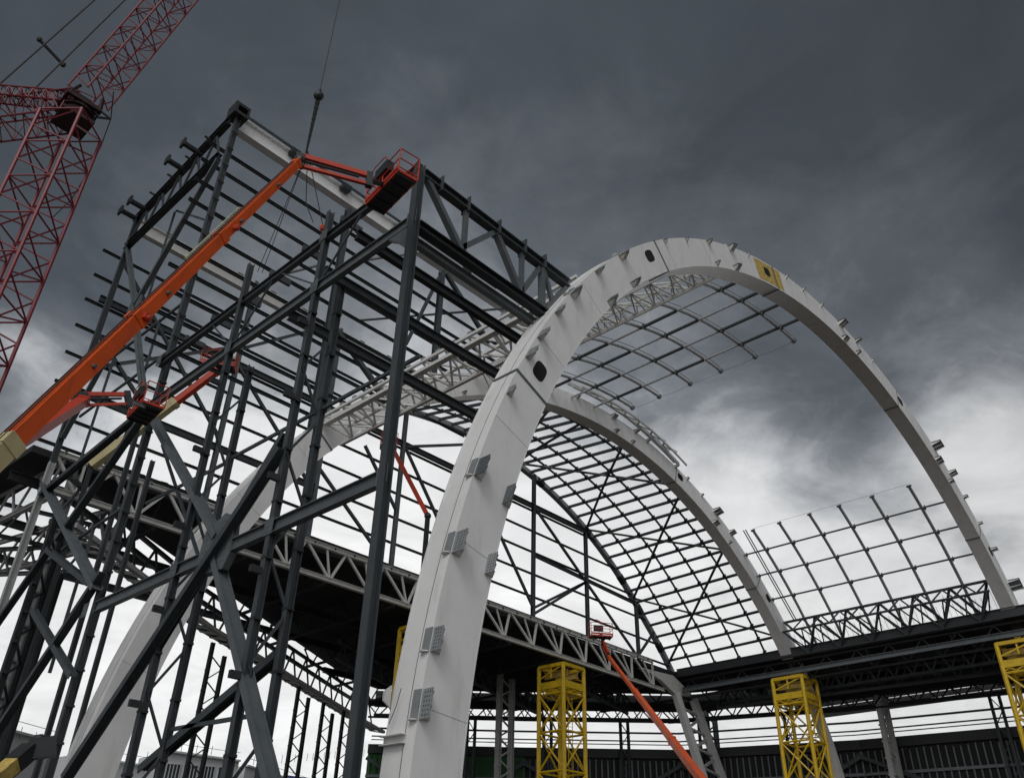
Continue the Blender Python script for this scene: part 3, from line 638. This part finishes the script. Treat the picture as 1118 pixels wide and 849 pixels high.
# ------------------------------------------------------------------ yellow shoring towers
def tower(label, x, y, zt, s=3.1, bear=True):
    T = thing("shoring_tower", label, "tower", (x, y, GZ), "yellow shoring towers")
    cs = [(x-s/2, y-s/2), (x+s/2, y-s/2), (x+s/2, y+s/2), (x-s/2, y+s/2)]
    zh = zt-2.6
    for cx, cy in cs: MB().tube((cx, cy, GZ), (cx, cy, zt-.1), .2, 8).build("leg", "yellow", T)
    n = 6; h = (zh-GZ)/n
    for k_ in range(4):
        a, b = cs[k_], cs[(k_+1) % 4]; m = MB()
        for i in range(n):
            z0, z1 = GZ+i*h, GZ+(i+1)*h
            m.tube((*a, z0), (*b, z1), .085, 6); m.tube((*b, z0), (*a, z1), .085, 6); m.tube((*a, z1), (*b, z1), .1, 6)
        m.build("bracing", "yellow", T)
    m = MB()
    for k_ in range(4):
        a, b = cs[k_], cs[(k_+1) % 4]
        m.bar((*a, zt-1.85), (*b, zt-1.85), .16, .62); m.bar((*a, zt-.1), (*b, zt-.1), .3, .3); m.bar((*a, zh), (*b, zh), .14, .16)
        m.zigzag((*a, zh+.1), (*b, zh+.1), (*a, zt-2.2), (*b, zt-2.2), 3, .07)
        if k_ % 2: 
            m.bar((*a, zt-1.2), (*b, zt-.2), .12); mx_, my_ = (a[0]+b[0])/2, (a[1]+b[1])/2; m.bar((mx_, my_, zt-1.2), (mx_, my_, zt-.1), .14)
    m.build("head_frame", "yellow", T)
    m = MB().ib((x-s*.25, y-s*.46, zt-.75), (x-s*.25, y+s*.46, zt-.75), .3, .6).ib((x+s*.25, y-s*.46, zt-.75), (x+s*.25, y+s*.46, zt-.75), .3, .6); m.build("cross_beam", "ochre", T)
    m = MB().tube((x-s*.2, y-s*.42, GZ), (x-s*.2, y-s*.42, zh), .035, 5).tube((x+.0, y-s*.42, GZ), (x+.0, y-s*.42, zh), .035, 5)
    z = GZ+.3
    while z < zh: m.tube((x-s*.2, y-s*.42, z), (x, y-s*.42, z), .02, 4); z += .35
    m.build("ladder", "yellow", T)
    if bear:
        m = MB().box(x+.6, x+1.5, y-.5, y+.5, zt, zt+.9); m.box(x-.2, x+.3, y-.3, y+.3, zt, zt+.5); m.box(x+.7, x+1.3, y-.35, y+.35, zt+.9, zt+2.4); m.build("jack", "ochre", T)
    return T
tower("yellow lattice tower under the pale deck truss, left of the red boom", 63.4, 53.2, 20.9, 3.0, False)
tower("yellow lattice tower under the second arch's right end", 85.2, 40.2, 22.0, 3.2)
tower("yellow lattice tower cut by the photo's right edge, under the nearest arch's right end", 85.6, 18.7, 22.0, 3.2)
tower("yellow lattice tower almost hidden behind the nearest arch's left leg", 46.0, 53.2, 20.6, 3.0, False)

# ------------------------------------------------------------------ boom lifts
def lerp(a, b, t): return a+(b-a)*t
def basket(T, c, ax, ay, az, L, Wd, H, mt, side=1):
    """platform at c (floor centre); ax along its length, ay across, az up"""
    P = lambda a, b, d: c+ax*a+ay*b+az*d
    m = MB(); m.quadbox([P(a, b, d) for d in (-.05, .06) for a, b in ((-L/2, -Wd/2), (L/2, -Wd/2), (L/2, Wd/2), (-L/2, Wd/2))])
    F = m.build("platform_floor", mt, T)
    m = MB()
    for i in range(5): m.bar(P(-L/2+.1+i*(L-.2)/4, -Wd/2+.03, -.09), P(-L/2+.1+i*(L-.2)/4, Wd/2-.03, -.09), .07, .07, az)
    m.quadbox([P(a, b, d) for d in (-.065, -.055) for a, b in ((-L/2+.06, -Wd/2+.06), (L/2-.06, -Wd/2+.06), (L/2-.06, Wd/2-.06), (-L/2+.06, Wd/2-.06))])
    m.build("underframe", "black", F)
    m = MB(); r = .024
    cs = [(-L/2, -Wd/2), (0, -Wd/2), (L/2, -Wd/2), (L/2, Wd/2), (0, Wd/2), (-L/2, Wd/2)]
    for a, b in cs: m.tube(P(a, b, 0), P(a, b, H), r, 6)
    for d in (.15, H*.55, H):
        for (a, b), (a2, b2) in zip(cs, cs[1:]+cs[:1]): m.tube(P(a, b, d), P(a2, b2, d), r, 6)
    m.build("guard_rail", mt, T)
    m = MB(); m.quadbox([P(a, b, d) for d in (.1, .24) for a, b in ((-L/2, -Wd/2-.02), (L/2, -Wd/2-.02), (L/2, -Wd/2+.02), (-L/2, -Wd/2+.02))])
    m.build("toe_board", mt, T)
    m = MB(); m.quadbox([P(a, b, d) for d in (H*.6, H*1.02) for a, b in ((-.45, side*Wd/2-.1), (.35, side*Wd/2-.1), (.35, side*Wd/2+.2), (-.45, side*Wd/2+.2))]); m.build("control_box", "black", T)
    m = MB(); pts = [P(-L/2+.1, side*Wd/2, H), P(-L/2+.1, side*Wd/2, H+.42), P(-L/2+.35, side*Wd/2, H+.52), P(-.1, side*Wd/2, H+.52), P(.1, side*Wd/2, H+.4), P(.1, side*Wd/2, H)]
    m.path(pts, .02); m.build("rail_hoop", mt, T)
    return P
def boom(T, S, E, secs, cream=0.):
    """secs: list of (t0, t1, width, height, material)"""
    for i, (t0, t1, w, h, mt) in enumerate(secs):
        a, b = lerp(S, E, t0), lerp(S, E, t1)
        B = MB().bar(a, b, w, h).build("boom_section", mt, T)
        m = MB(); d = (b-a).normalized()
        m.bar(b-d*.35, b-d*.05, w*1.14, h*1.14); 
        m.build("wear_collar", mt, B)
def chassis(T, x, y, mt, head=0.):
    c_, s_ = cos(head), sin(head); W = lambda a, b, z: V((x+a*c_-b*s_, y+a*s_+b*c_, GZ+z))
    def bx(a0, a1, b0, b1, z0, z1): return MB().quadbox([W(a, b, z) for z in (z0, z1) for a, b in ((a0, b0), (a1, b0), (a1, b1), (a0, b1))])
    bx(-1.6, 1.6, -.75, .75, .45, .95).build("chassis", mt, T); bx(-1.5, 1.1, -.95, .95, 1.0, 1.9).build("turntable", mt, T)
    for a in (-1.35, 1.35):
        for b in (-1.0, 1.0):
            wv = MB().tube(W(a, b-.2, .5), W(a, b+.2, .5), .5, 20).build("wheel", "rubber", T); MB().tube(W(a, b-.22, .5), W(a, b+.22, .5), .25, 14).build("rim", mt, wv)
def lift(label, S, E, K, c, ax, ay, az, secs, mt, bs, base=None, jw=.13, side=1):
    T = thing("boom_lift", label, "boom lift", (S.x, S.y, GZ), None)
    boom(T, S, E, secs)
    if S.z > 3:                                                            # articulated machine: lower riser to the turntable
        MB().bar(V((S.x, S.y, GZ+1.5)), S, .24, .24, (1, 0, 0)).build('riser', 'black', T); MB().ball(S, .24, 10).build('knuckle', 'black', T)
    if K is not None:
        d = (K-E).normalized(); u_ = V((0, 0, 1)); sdv = d.cross(u_).normalized(); nn = sdv.cross(d)
        J = MB().ball(E, .22, 10).bar(E-nn*.25, E+nn*.3, .22, .3, d).build("knuckle", "black", T)
        MB().bar(E+nn*.26, K+nn*.22, jw*1.2, jw*1.6).build("jib_arm", mt, T)
        MB().bar(E-nn*.2, K-nn*.18, jw, jw).build("jib_arm", mt, T)
        MB().tube(E+nn*.05, lerp(E, K, .85)+nn*.05, .05).build("jib_cylinder", "black", T)
        MB().bar(K-nn*.3, K+nn*.35, .2, .22, d).build("rotator", "black", T)
        MB().tube(K, c+az*.3-ay*bs[1]*.5*0, .1).build("mount", "black", T)
    basket(T, c, ax, ay, az, bs[0], bs[1], bs[2], mt, side)
    chassis(T, S.x, S.y, mt, math.atan2(E.y-S.y, E.x-S.x))
    return T
# main orange lift
E1, S1 = PD(327, 176, 30.5), PD(2, 492, 18.5)
S1 = S1+(S1-E1).normalized()*((S1.z-.4)/(E1.z-S1.z)*(E1-S1).length)
LN = (E1-S1).length
def tpar(u, w):                                # parameter of the boom point nearest a sight line
    d = ray(u, w).normalized(); e = (E1-S1).normalized(); w0 = S1; b_ = e.dot(d); return ((b_*d.dot(w0)-e.dot(w0))/(1-b_*b_))/LN
tc = tpar(20, 484)
K1 = PD(403, 197, 30.7)
# platform axes from the photo: long edge runs down-left, floor seen from below
ax = V((-.13, -.99, 0)).normalized(); ay = V((.99, -.13, 0)).normalized(); cb = V((12.63, 18.3, 21.95))
L1 = lift("big orange boom lift reaching from the left edge to the corner column's top", S1, E1, K1, cb, ax, ay, V((0, 0, 1)),
     [(0, tc, .35, .39, "cream"), (tc-.01, tpar(160, 350), .30, .34, "orange"), (tpar(160, 350)-.015, tpar(250, 262), .27, .30, "orange"), (tpar(250, 262)-.015, 1, .235, .25, "orange")], "orange2", (2.2, .8, 1.05), None, .12, -1)
e1 = (E1-S1).normalized(); sd = e1.cross(V((0, 0, 1))).normalized(); nn = sd.cross(e1)
m = MB(); a, b = lerp(S1, E1, tpar(213, 283)), lerp(S1, E1, tpar(268, 225))
for k_ in range(2):
    o = -sd*(.22+.06*k_)+nn*.1*k_; m.bar(a+o, b+o, .07, .12)
for i in range(30): q = lerp(a, b, i/29)-sd*.25+nn*.05; m.bar(q-nn*.08, q+nn*.08, .1, .05)
m.build("hose_carrier", "hose", L1)
m = MB(); a, b = lerp(S1, E1, tpar(40, 462)), lerp(S1, E1, tpar(82, 420))
# stencilled strip along the boom's camera side
o = -sd*.156
for i in range(22):
    q = lerp(a, b, i/22); m.bar(q+o-nn*.02, q+o-nn*.02+e1*.12*(.5+.5*random.random()), .012, .07+.05*random.random(), nn)
m.build("stencil_strip", "cream", L1)
m = MB()
for k_ in range(2): m.path([lerp(S1, E1, t_)+nn*(.25-.09*t_)+sd*(.06-.1*k_) for t_ in (.25, .4, .55, .7, .85, .98)], .018, 5)
m.build("hydraulic_hose", "rubber", L1)
for (u_, w_) in ((100, 405), (185, 328), (262, 246), (300, 204)):
    q = lerp(S1, E1, tpar(u_, w_)); MB().tube(q-sd*.24, q+sd*.24, .045, 8).build("pin", "plate", L1)
MB().ball(lerp(S1, E1, tpar(163, 357))+sd*.24-nn*.05, .1, 10).bar(lerp(S1, E1, tpar(158, 352))+sd*.16, lerp(S1, E1, tpar(168, 362))+sd*.29, .13).build("sheave_block", "orange2", L1)
MB().ball(lerp(S1, E1, tpar(258, 258))+sd*.24, .1, 8).build("sheave_block", "orange2", L1)
MB().bar(lerp(S1, E1, tpar(19, 490))-nn*.24-sd*.1, lerp(S1, E1, tpar(24, 484))-nn*.24-sd*.1, .1).build("marker_lamp", "orange2", L1)
# second lift, basket in front of the left column node
E2, K2 = PD(92, 437, 36), PD(140, 436, 36.5)
S2 = PD(-70, 538, 22); S2 = S2+(S2-E2)*((S2.z-.5)/(E2.z-S2.z)) if S2.z > .5 else S2
lift("red boom lift with dark basket, mostly behind the big orange boom", S2, E2, K2, V((13.0, 36.3, 20.0)), V((-.1, -.99, 0)).normalized(), V((.99, -.1, 0)).normalized(), V((0, 0, 1)), [(0, .5, .45, .45, "orange2"), (.5, 1, .35, .35, "orange2")], "orange2", (2.1, 1.0, 1.1), None, .1, -1)
# third lift, inside the tall bay
E3 = PD(238, 404, 58); b3 = PD(100, 508, 58); S3 = b3
t3 = 1-(PD(192, 437, 58)-E3).length/(S3-E3).length
lift("orange and cream boom lift seen through the girts, its basket inside the tall bay", S3, E3, None, PD(238, 401, 58.5), V((.8, -.6, 0)), V((.6, .8, 0)), V((0, 0, 1)), [(0, t3, .5, .5, "cream"), (t3, 1, .4, .4, "orange2")], "orange2", (2.2, 1, 1.1))
# fourth lift, in the hall below the far truss
E4, K4 = PD(664, 716, 74), PD(658, 702, 76); S4 = PD(765, 849, 46); S4 = S4+(S4-E4)*((S4.z-.5)/(E4.z-S4.z))
t4 = 1-(PD(738, 812, 52)-E4).length/(S4-E4).length
lift("red boom lift rising from the bottom edge to the pale deck truss", S4, E4, K4, PD(656, 695, 76), V((.8, -.6, 0)), V((.6, .8, 0)), V((0, 0, 1)), [(0, t4, .34, .38, "orange"), (t4-.02, .72, .29, .33, "orange"), (.70, 1, .23, .26, "orange")], "orange2", (1.9, .9, 1.1), None, .12)
# fifth lift, partly hidden behind the corner column
E5 = PD(428, 488, 62); S5 = PD(467, 563, 57)
lift("small red boom half hidden behind the corner column, left of the nearest arch", S5, E5, None, PD(424, 488, 62.3), V((.8, -.6, 0)), V((.6, .8, 0)), V((0, 0, 1)), [(0, 1, .24, .24, "orange2")], "orange2", (1.2, .8, 1.0))
# telehandler boom at the lower left corner
TH = thing("telehandler", "yellow and black telehandler boom end in the bottom left corner before a white wall", "telehandler", (9.5, 36, GZ))
a, b = PD(-40, 880, 36), PD(33, 818, 38)
MB().bar(a, b, .5, .5).build("boom_section", "ochre", TH); MB().bar(lerp(a, b, .72), lerp(a, b, 1.0), .56, .56).bar(lerp(a, b, .3)-V((0, 0, .3)), b-V((0, 0, .32)), .4, .2).build("wear_collar", "black", TH)
q = PD(42, 813, 38.2); MB().ball(q, .4, 10).bar(b, q+V((.5, -.4, .0)), .5, .7).build("fork_head", "black", TH)
chassis(TH, a.x-1.5, a.y-.8, "ochre", .6)

# ------------------------------------------------------------------ crane
CR = thing("tower_crane", "dark red lattice tower crane at the upper left, jib leaning to the top", "crane", (7.7, 49.7, GZ))
Pv = PD(86, 118, 70)
def lattice(T, name, a, b, s0, s1, n, r, mt, upv, xb=True):
    a, b = V(a), V(b); d = (b-a).normalized(); sd_ = d.cross(V(upv)).normalized(); nn_ = sd_.cross(d)
    c4 = [(-1, -1), (1, -1), (1, 1), (-1, 1)]
    P = lambda t, k_: a+(b-a)*t+(sd_*c4[k_][0]+nn_*c4[k_][1])*((s0+(s1-s0)*t)/2)
    m = MB()
    for k_ in range(4): m.tube(P(0, k_), P(1, k_), r, 6)
    T1 = m.build(name+"_chord", mt, T); m = MB()
    for i in range(n):
        t0, tm, t1 = i/n, (i+.5)/n, (i+1)/n
        for k_ in range(4):
            k2 = (k_+1) % 4
            m.tube(P(t0, k_), P(tm, k2), r*.5, 5); m.tube(P(tm, k2), P(t1, k_), r*.5, 5); m.tube(P(t1, k_), P(t1, k2), r*.5, 5)
            if xb: m.tube(P(t0, k2), P(tm, k_), r*.42, 5); m.tube(P(tm, k_), P(t1, k2), r*.42, 5)
    m.build(name+"_lacing", mt, T)
lattice(CR, "mast", (Pv.x, Pv.y, GZ), (Pv.x, Pv.y, Pv.z-1.8), 2.9, 2.9, 15, .125, "red", (.75, .66, 0), False)
hk = PD(348, 105, 56.9); Tj = V((hk.x, hk.y, PD(436, -298, 103).z))
ja = Pv+V((.2, -.4, .9)); 
lattice(CR, "jib", ja, Tj, 2.1, 1.7, 24, .09, "red", (0, 0, 1), False)
cj = PD(-70, 140, 73); lattice(CR, "counter_jib", Pv+V((0, 0, -.2)), cj, 2.1, 2.0, 6, .075, "red", (0, 0, 1), False)
lattice(CR, "back_mast", Pv+V((0, 0, .6)), PD(-30, 100, 71), 1.0, .8, 9, .07, "red", (0, 0, 1), False)
m = MB().box(Pv.x-1.1, Pv.x+1.1, Pv.y-1.1, Pv.y+1.1, Pv.z-1.6, Pv.z-1.35).tube((Pv.x, Pv.y, Pv.z-1.35), (Pv.x, Pv.y, Pv.z-.6), .9, 24).tube((Pv.x, Pv.y, Pv.z-.6), (Pv.x, Pv.y, Pv.z-.3), 1.1, 24); m.build("slewing_ring", "maroon", CR)
m = MB()
for sx_ in (-1, 1):
    for sy_ in (-1, 1): m.bar((Pv.x+sx_*1.1, Pv.y+sy_*1.1, Pv.z-.3), ja+V((sx_*.8, sy_*.5, .2)), .2)
    m.bar((Pv.x+sx_*1.1, Pv.y-1.1, Pv.z-.2), (Pv.x+sx_*1.1, Pv.y+1.1, Pv.z-.2), .25, .3); m.bar((Pv.x-1.1, Pv.y+sx_*1.1, Pv.z-.2), (Pv.x+1.1, Pv.y+sx_*1.1, Pv.z-.2), .25, .3)
m.box(Pv.x-.7, Pv.x+.5, Pv.y-.6, Pv.y+.6, Pv.z-.1, Pv.z+.7); m.build("slewing_frame", "maroon", CR)
q = PD(121, 130, 69); m = MB().bar(q, Pv+V((.3, 0, -.5)), .12).bar(q, PD(98, 112, 69.5), .12).bar(PD(108, 128, 69), PD(92, 108, 69.5), .12); m.build("side_platform", "black", CR)
m = MB(); m.path([q, PD(110, 160, 69.3), PD(95, 190, 69.6), PD(78, 218, 69.9), PD(57, 238, 70)], .04, 5); m.path([q, PD(124, 100, 69)], .04, 5); m.build("loose_cable", "cable", CR)
m = MB(); pa, pb = PD(-40, 127, 72), PD(20, 114.5, 71)
m.tube(pa, Tj, .07, 6); m.tube(pb, Tj, .07, 6); m.build("pendant", "cable", CR)
MB().tube(PD(43, 43.5, 75.3), PD(69, 71, 74.8), .12, 6).ball(PD(43, 43.5, 75.3), .22, 8).ball(PD(69, 71, 74.8), .22, 8).build("spreader", "black", CR)
MB().tube(Tj, hk+V((0, 0, .3)), .028, 6).build("hoist_rope", "cable", CR)
HB2 = thing("hook_block", "black headache ball and hanging chain rigging above the boom tip", "hook", hk)
MB().ball(hk, .32, 14).tube(hk+V((0, 0, .25)), hk+V((0, 0, .6)), .1).build("ball", "black", HB2, None, True)
q1 = PD(333.5, 170, 55.6); m = MB()
for i in range(22):
    a, b = lerp(hk, q1, i/22), lerp(hk, q1, (i+1)/22); m.tube(a, b, .14-.004*i if i % 2 else .16-.005*i, 6)
m.build("chain", "black", HB2)
m = MB(); q1 = PD(336, 165, 56)
m.path([q1, PD(334, 222, 55), PD(342, 243, 54.5)], .03, 5); m.path([q1, PD(353, 249, 54)], .03, 5)
m.path([q1, PD(281, 297, 60)], .025, 5); m.path([PD(330, 180, 56), PD(286, 298, 60)], .025, 5); m.build("sling", "cable", HB2)
MB().ball(PD(353, 249, 54), .25, 8).build("shackle", "orange2", HB2)

# ------------------------------------------------------------------ background buildings and tents
def building(name, label, cat, pts, z, mt, wins=True):
    a, b = V(pts[0]), V(pts[1]); d = (b-a).normalized(); o = V((-d.y, d.x, 0))*8
    if o.dot(a) < 0: o = -o
    T = thing(name, label, cat, ((a+b)/2).xy.to_3d()+V((0, 0, GZ)))
    P = [V((q.x, q.y, GZ)) for q in (a, b, b+o, a+o)]
    MB().prism(P, (0, 0, z-GZ)).build("wall", mt, T)
    n = -o.normalized()
    L = (b-a).length
    if wins:
        for r_ in range(3):
            zz = z-2.2-r_*3.6
            for k_ in range(4):
                s0 = .6+k_*(L-1)/4; s1 = s0+(L-1)/4-.5
                Wn = MB().bar(V((a.x, a.y, zz))+d*s0+n*.03, V((a.x, a.y, zz))+d*s1+n*.03, .06, 1.7).build("window", "glass", T)
                m = MB()
                for q in range(5): qq = V((a.x, a.y, zz))+d*(s0+(s1-s0)*q/4)+n*.08; m.bar(qq-V((0, 0, .85)), qq+V((0, 0, .85)), .08)
                m.bar(V((a.x, a.y, zz+.9))+d*s0+n*.08, V((a.x, a.y, zz+.9))+d*s1+n*.08, .12, .12); m.bar(V((a.x, a.y, zz-.9))+d*s0+n*.08, V((a.x, a.y, zz-.9))+d*s1+n*.08, .25, .16)
                m.build("frame", "clad", Wn)
        m = MB()
        for k_ in range(3): m.bar(V((a.x, a.y, z-3.9-k_*3.6))+n*.5, V((b.x, b.y, z-3.9-k_*3.6))+n*.5, 1.0, .14)
        m.build("balcony", "clad", T)
    m = MB(); m.bar(V((a.x, a.y, z+.1))+n*.2, V((b.x, b.y, z+.1))+n*.2, .5, .22)
    m.build("parapet", "clad", T)
    m = MB()
    for k_ in range(int(L/2)): q = V((a.x, a.y, z))+d*(k_*2); m.bar(q, q+V((0, 0, 1.1)), .05)
    m.bar(V((a.x, a.y, z+1.1)), V((b.x, b.y, z+1.1)), .05); m.build("roof_rail", "plate", T)
    return T
def at(u, w, dist): d = ray(u, w); d = d*(dist/math.hypot(d.x, d.y)); return d
p, q = at(180, 820, 120), at(262, 826, 124)
building("office_block", "white office block with rows of dark windows low behind the braces", "building", (p, q), p.z, "clad")
p, q = at(-30, 788, 96), at(60, 820, 104); 
building("tent_wall", "plain white tent wall in the bottom left corner behind the yellow telehandler", "tent", (p, q), p.z, "clad", False)
p, q = at(75, 824, 120), at(180, 832, 126)
building("storage_shed", "low pale shed between the second arch's leg and the office block", "shed", (p, q), p.z, "clad", False)
p, q = at(268, 836, 130), at(410, 824, 170)
T = building("event_tent", "long white tent behind the laced column pairs with a blue sheet on its roof", "tent", (p, q), p.z, "clad", False)
m = MB(); a, b = lerp(p, q, .25), lerp(p, q, .7); m.prism([V((a.x, a.y, p.z+.3)), V((b.x, b.y, p.z+.3)), V((b.x, b.y, p.z+2.2)), V((a.x, a.y, p.z+.5))], (0, .1, 0)); m.build("roof_sheet", "blue", T)

# ------------------------------------------------------------------ ground and horizon
g = MB(); g.v = [V((-2500, -2500, GZ)), V((2500, -2500, GZ)), V((2500, 2500, GZ)), V((-2500, 2500, GZ))]; g.f = [(0, 1, 2, 3)]
struct(g.build("ground", "ground"))
g = MB(); g.v = [V((8, -6, GZ+.004)), V((120, -6, GZ+.004)), V((120, 92, GZ+.004)), V((8, 92, GZ+.004))]; g.f = [(0, 1, 2, 3)]
struct(g.build("floor_slab", "conc"))

# ------------------------------------------------------------------ sky and light
w = bpy.data.worlds.new("World"); scene.world = w; w.use_nodes = True
nt = w.node_tree; N = nt.nodes; Lk = nt.links; N.clear()
out = N.new("ShaderNodeOutputWorld"); bg = N.new("ShaderNodeBackground"); Lk.new(bg.outputs[0], out.inputs[0]); bg.inputs[1].default_value = .1
SUN_EL, SUN_AZ = math.radians(48), math.radians(205)        # direction the light comes from, azimuth from +X toward +Y
sky = N.new("ShaderNodeTexSky"); sky.sky_type = 'NISHITA'; sky.sun_disc = False; sky.sun_elevation = SUN_EL; sky.sun_rotation = pi/2-SUN_AZ
tc_ = N.new("ShaderNodeTexCoord"); sep = N.new("ShaderNodeSeparateXYZ"); Lk.new(tc_.outputs["Generated"], sep.inputs[0])
def math_(op, a, b=None, c=None, clamp=False):
    n = N.new("ShaderNodeMath"); n.operation = op; n.use_clamp = clamp
    for i, x in enumerate((a, b, c)):
        if x is None: continue
        if isinstance(x, (int, float)): n.inputs[i].default_value = x
        else: Lk.new(x, n.inputs[i])
    return n.outputs[0]
zc = math_('MAXIMUM', sep.outputs[2], 0.0); den = math_('ADD', zc, .22)
cx, cy = math_('DIVIDE', sep.outputs[0], den), math_('DIVIDE', sep.outputs[1], den)
cmb = N.new("ShaderNodeCombineXYZ"); Lk.new(cx, cmb.inputs[0]); Lk.new(cy, cmb.inputs[1])
def noise(scale, detail, rough, offs=0., dist=0.):
    mp = N.new("ShaderNodeMapping"); mp.inputs["Location"].default_value = (offs, offs*.7, offs*.3); Lk.new(cmb.outputs[0], mp.inputs[0])
    n = N.new("ShaderNodeTexNoise"); n.inputs["Scale"].default_value = scale; n.inputs["Detail"].default_value = detail; n.inputs["Roughness"].default_value = rough; n.inputs["Distortion"].default_value = dist
    Lk.new(mp.outputs[0], n.inputs["Vector"]); return n.outputs["Fac"]
n1, n2, n3 = noise(1.5, 7, .55, 3.1, .35), noise(3.6, 8, .56, 8.7, .6), noise(11., 9, .66, 2.2, .6)
nz = math_('ADD', math_('ADD', math_('MULTIPLY', math_('SUBTRACT', n1, .5), .30), math_('MULTIPLY', math_('SUBTRACT', n2, .5), .31)), math_('MULTIPLY', math_('SUBTRACT', n3, .5), .09))
# storm cloud base overhead and ahead, thin bright cloud low down and behind the photographer
back = math_('ADD', math_('MULTIPLY', sep.outputs[0], -.75), math_('MULTIPLY', sep.outputs[1], -.66))
lift_ = math_('MULTIPLY', math_('MAXIMUM', math_('ADD', back, .1), 0.), .65)
right = N.new('ShaderNodeVectorMath'); right.operation = 'DOT_PRODUCT'; Lk.new(tc_.outputs['Generated'], right.inputs[0]); right.inputs[1].default_value = tuple(rt)
rs = right.outputs['Value']
h = math_('ADD', math_('SUBTRACT', math_('ADD', sep.outputs[2], nz), lift_), math_('ADD', math_('MULTIPLY_ADD', rs, .12, -.045), math_('ADD', math_('MULTIPLY', math_('MULTIPLY', rs, rs), .38), math_('MULTIPLY', math_('POWER', math_('MAXIMUM', math_('MULTIPLY', rs, -1.), 0.), 2.), .45))))
for (u, w_, deg, amp) in ((900, 395, 8, .10), (690, 420, 6, .07), (1010, 330, 7, .0), (815, 505, 3.6, -.10), (1085, 490, 5, -.17), (28, 372, 3.2, -.12), (980, 600, 9, -.07), (930, 470, 3.5, .05), (860, 560, 3, .03), (1040, 555, 3, .04), (160, 490, 6, -.06), (20, 330, 7, .10), (10, 450, 4, .06), (760, 120, 12, -.03)):
    v_ = ray(u, w_).normalized(); dt = N.new('ShaderNodeVectorMath'); dt.operation = 'DOT_PRODUCT'; Lk.new(tc_.outputs['Generated'], dt.inputs[0]); dt.inputs[1].default_value = tuple(v_)
    e_ = math_('DIVIDE', math_('SUBTRACT', dt.outputs['Value'], 1.0), 1-cos(math.radians(deg)))       # drifting cloud masses
    h = math_('ADD', h, math_('MULTIPLY', math_('EXPONENT', e_), amp))
rp = N.new("ShaderNodeValToRGB"); cr = rp.color_ramp; Lk.new(h, rp.inputs["Fac"])
stops = [(.0, (.86, .86, .86)), (.28, (.90, .90, .90)), (.42, (.78, .785, .79)), (.50, (.47, .49, .51)), (.57, (.22, .235, .255)), (.64, (.115, .128, .145)), (.74, (.066, .077, .089)), (1., (.048, .057, .068))]
for i, (p_, c_) in enumerate(stops):
    e = cr.elements[i] if i < 2 else cr.elements.new(p_)
    e.position = p_; e.color = c_ + (1,)
vm = N.new("ShaderNodeVectorMath"); vm.operation = 'SCALE'; Lk.new(rp.outputs["Color"], vm.inputs[0]); vm.inputs["Scale"].default_value = 10.
n4 = noise(4.5, 9, .62, 5.5, .8)
Lk.new(math_('MULTIPLY', math_('SUBTRACT', math_('SUBTRACT', 1.04, math_('MULTIPLY', math_('MAXIMUM', rs, 0.), .42)), math_('MULTIPLY', math_('SUBTRACT', n4, .45), .6)), 10.), vm.inputs['Scale'])
mx = N.new("ShaderNodeMix"); mx.data_type = 'RGBA'; mx.inputs["Factor"].default_value = .97
Lk.new(sky.outputs[0], mx.inputs["A"]); Lk.new(vm.outputs[0], mx.inputs["B"]); Lk.new(mx.outputs["Result"], bg.inputs[0])
sd_ = bpy.data.lights.new("sun", 'SUN'); so = bpy.data.objects.new("sun", sd_); C.objects.link(so)
sd_.energy = .8; sd_.angle = math.radians(25); sd_.color = (1, .97, .93)
dirv = V((cos(SUN_EL)*cos(SUN_AZ), cos(SUN_EL)*sin(SUN_AZ), sin(SUN_EL)))
so.rotation_euler = dirv.to_track_quat('Z', 'Y').to_euler()
so.location = dirv*200

vs_ = scene.view_settings; vs_.view_transform = 'Standard'; vs_.look = 'None'; vs_.exposure = 0; vs_.gamma = 1
scene.render.engine = 'CYCLES'
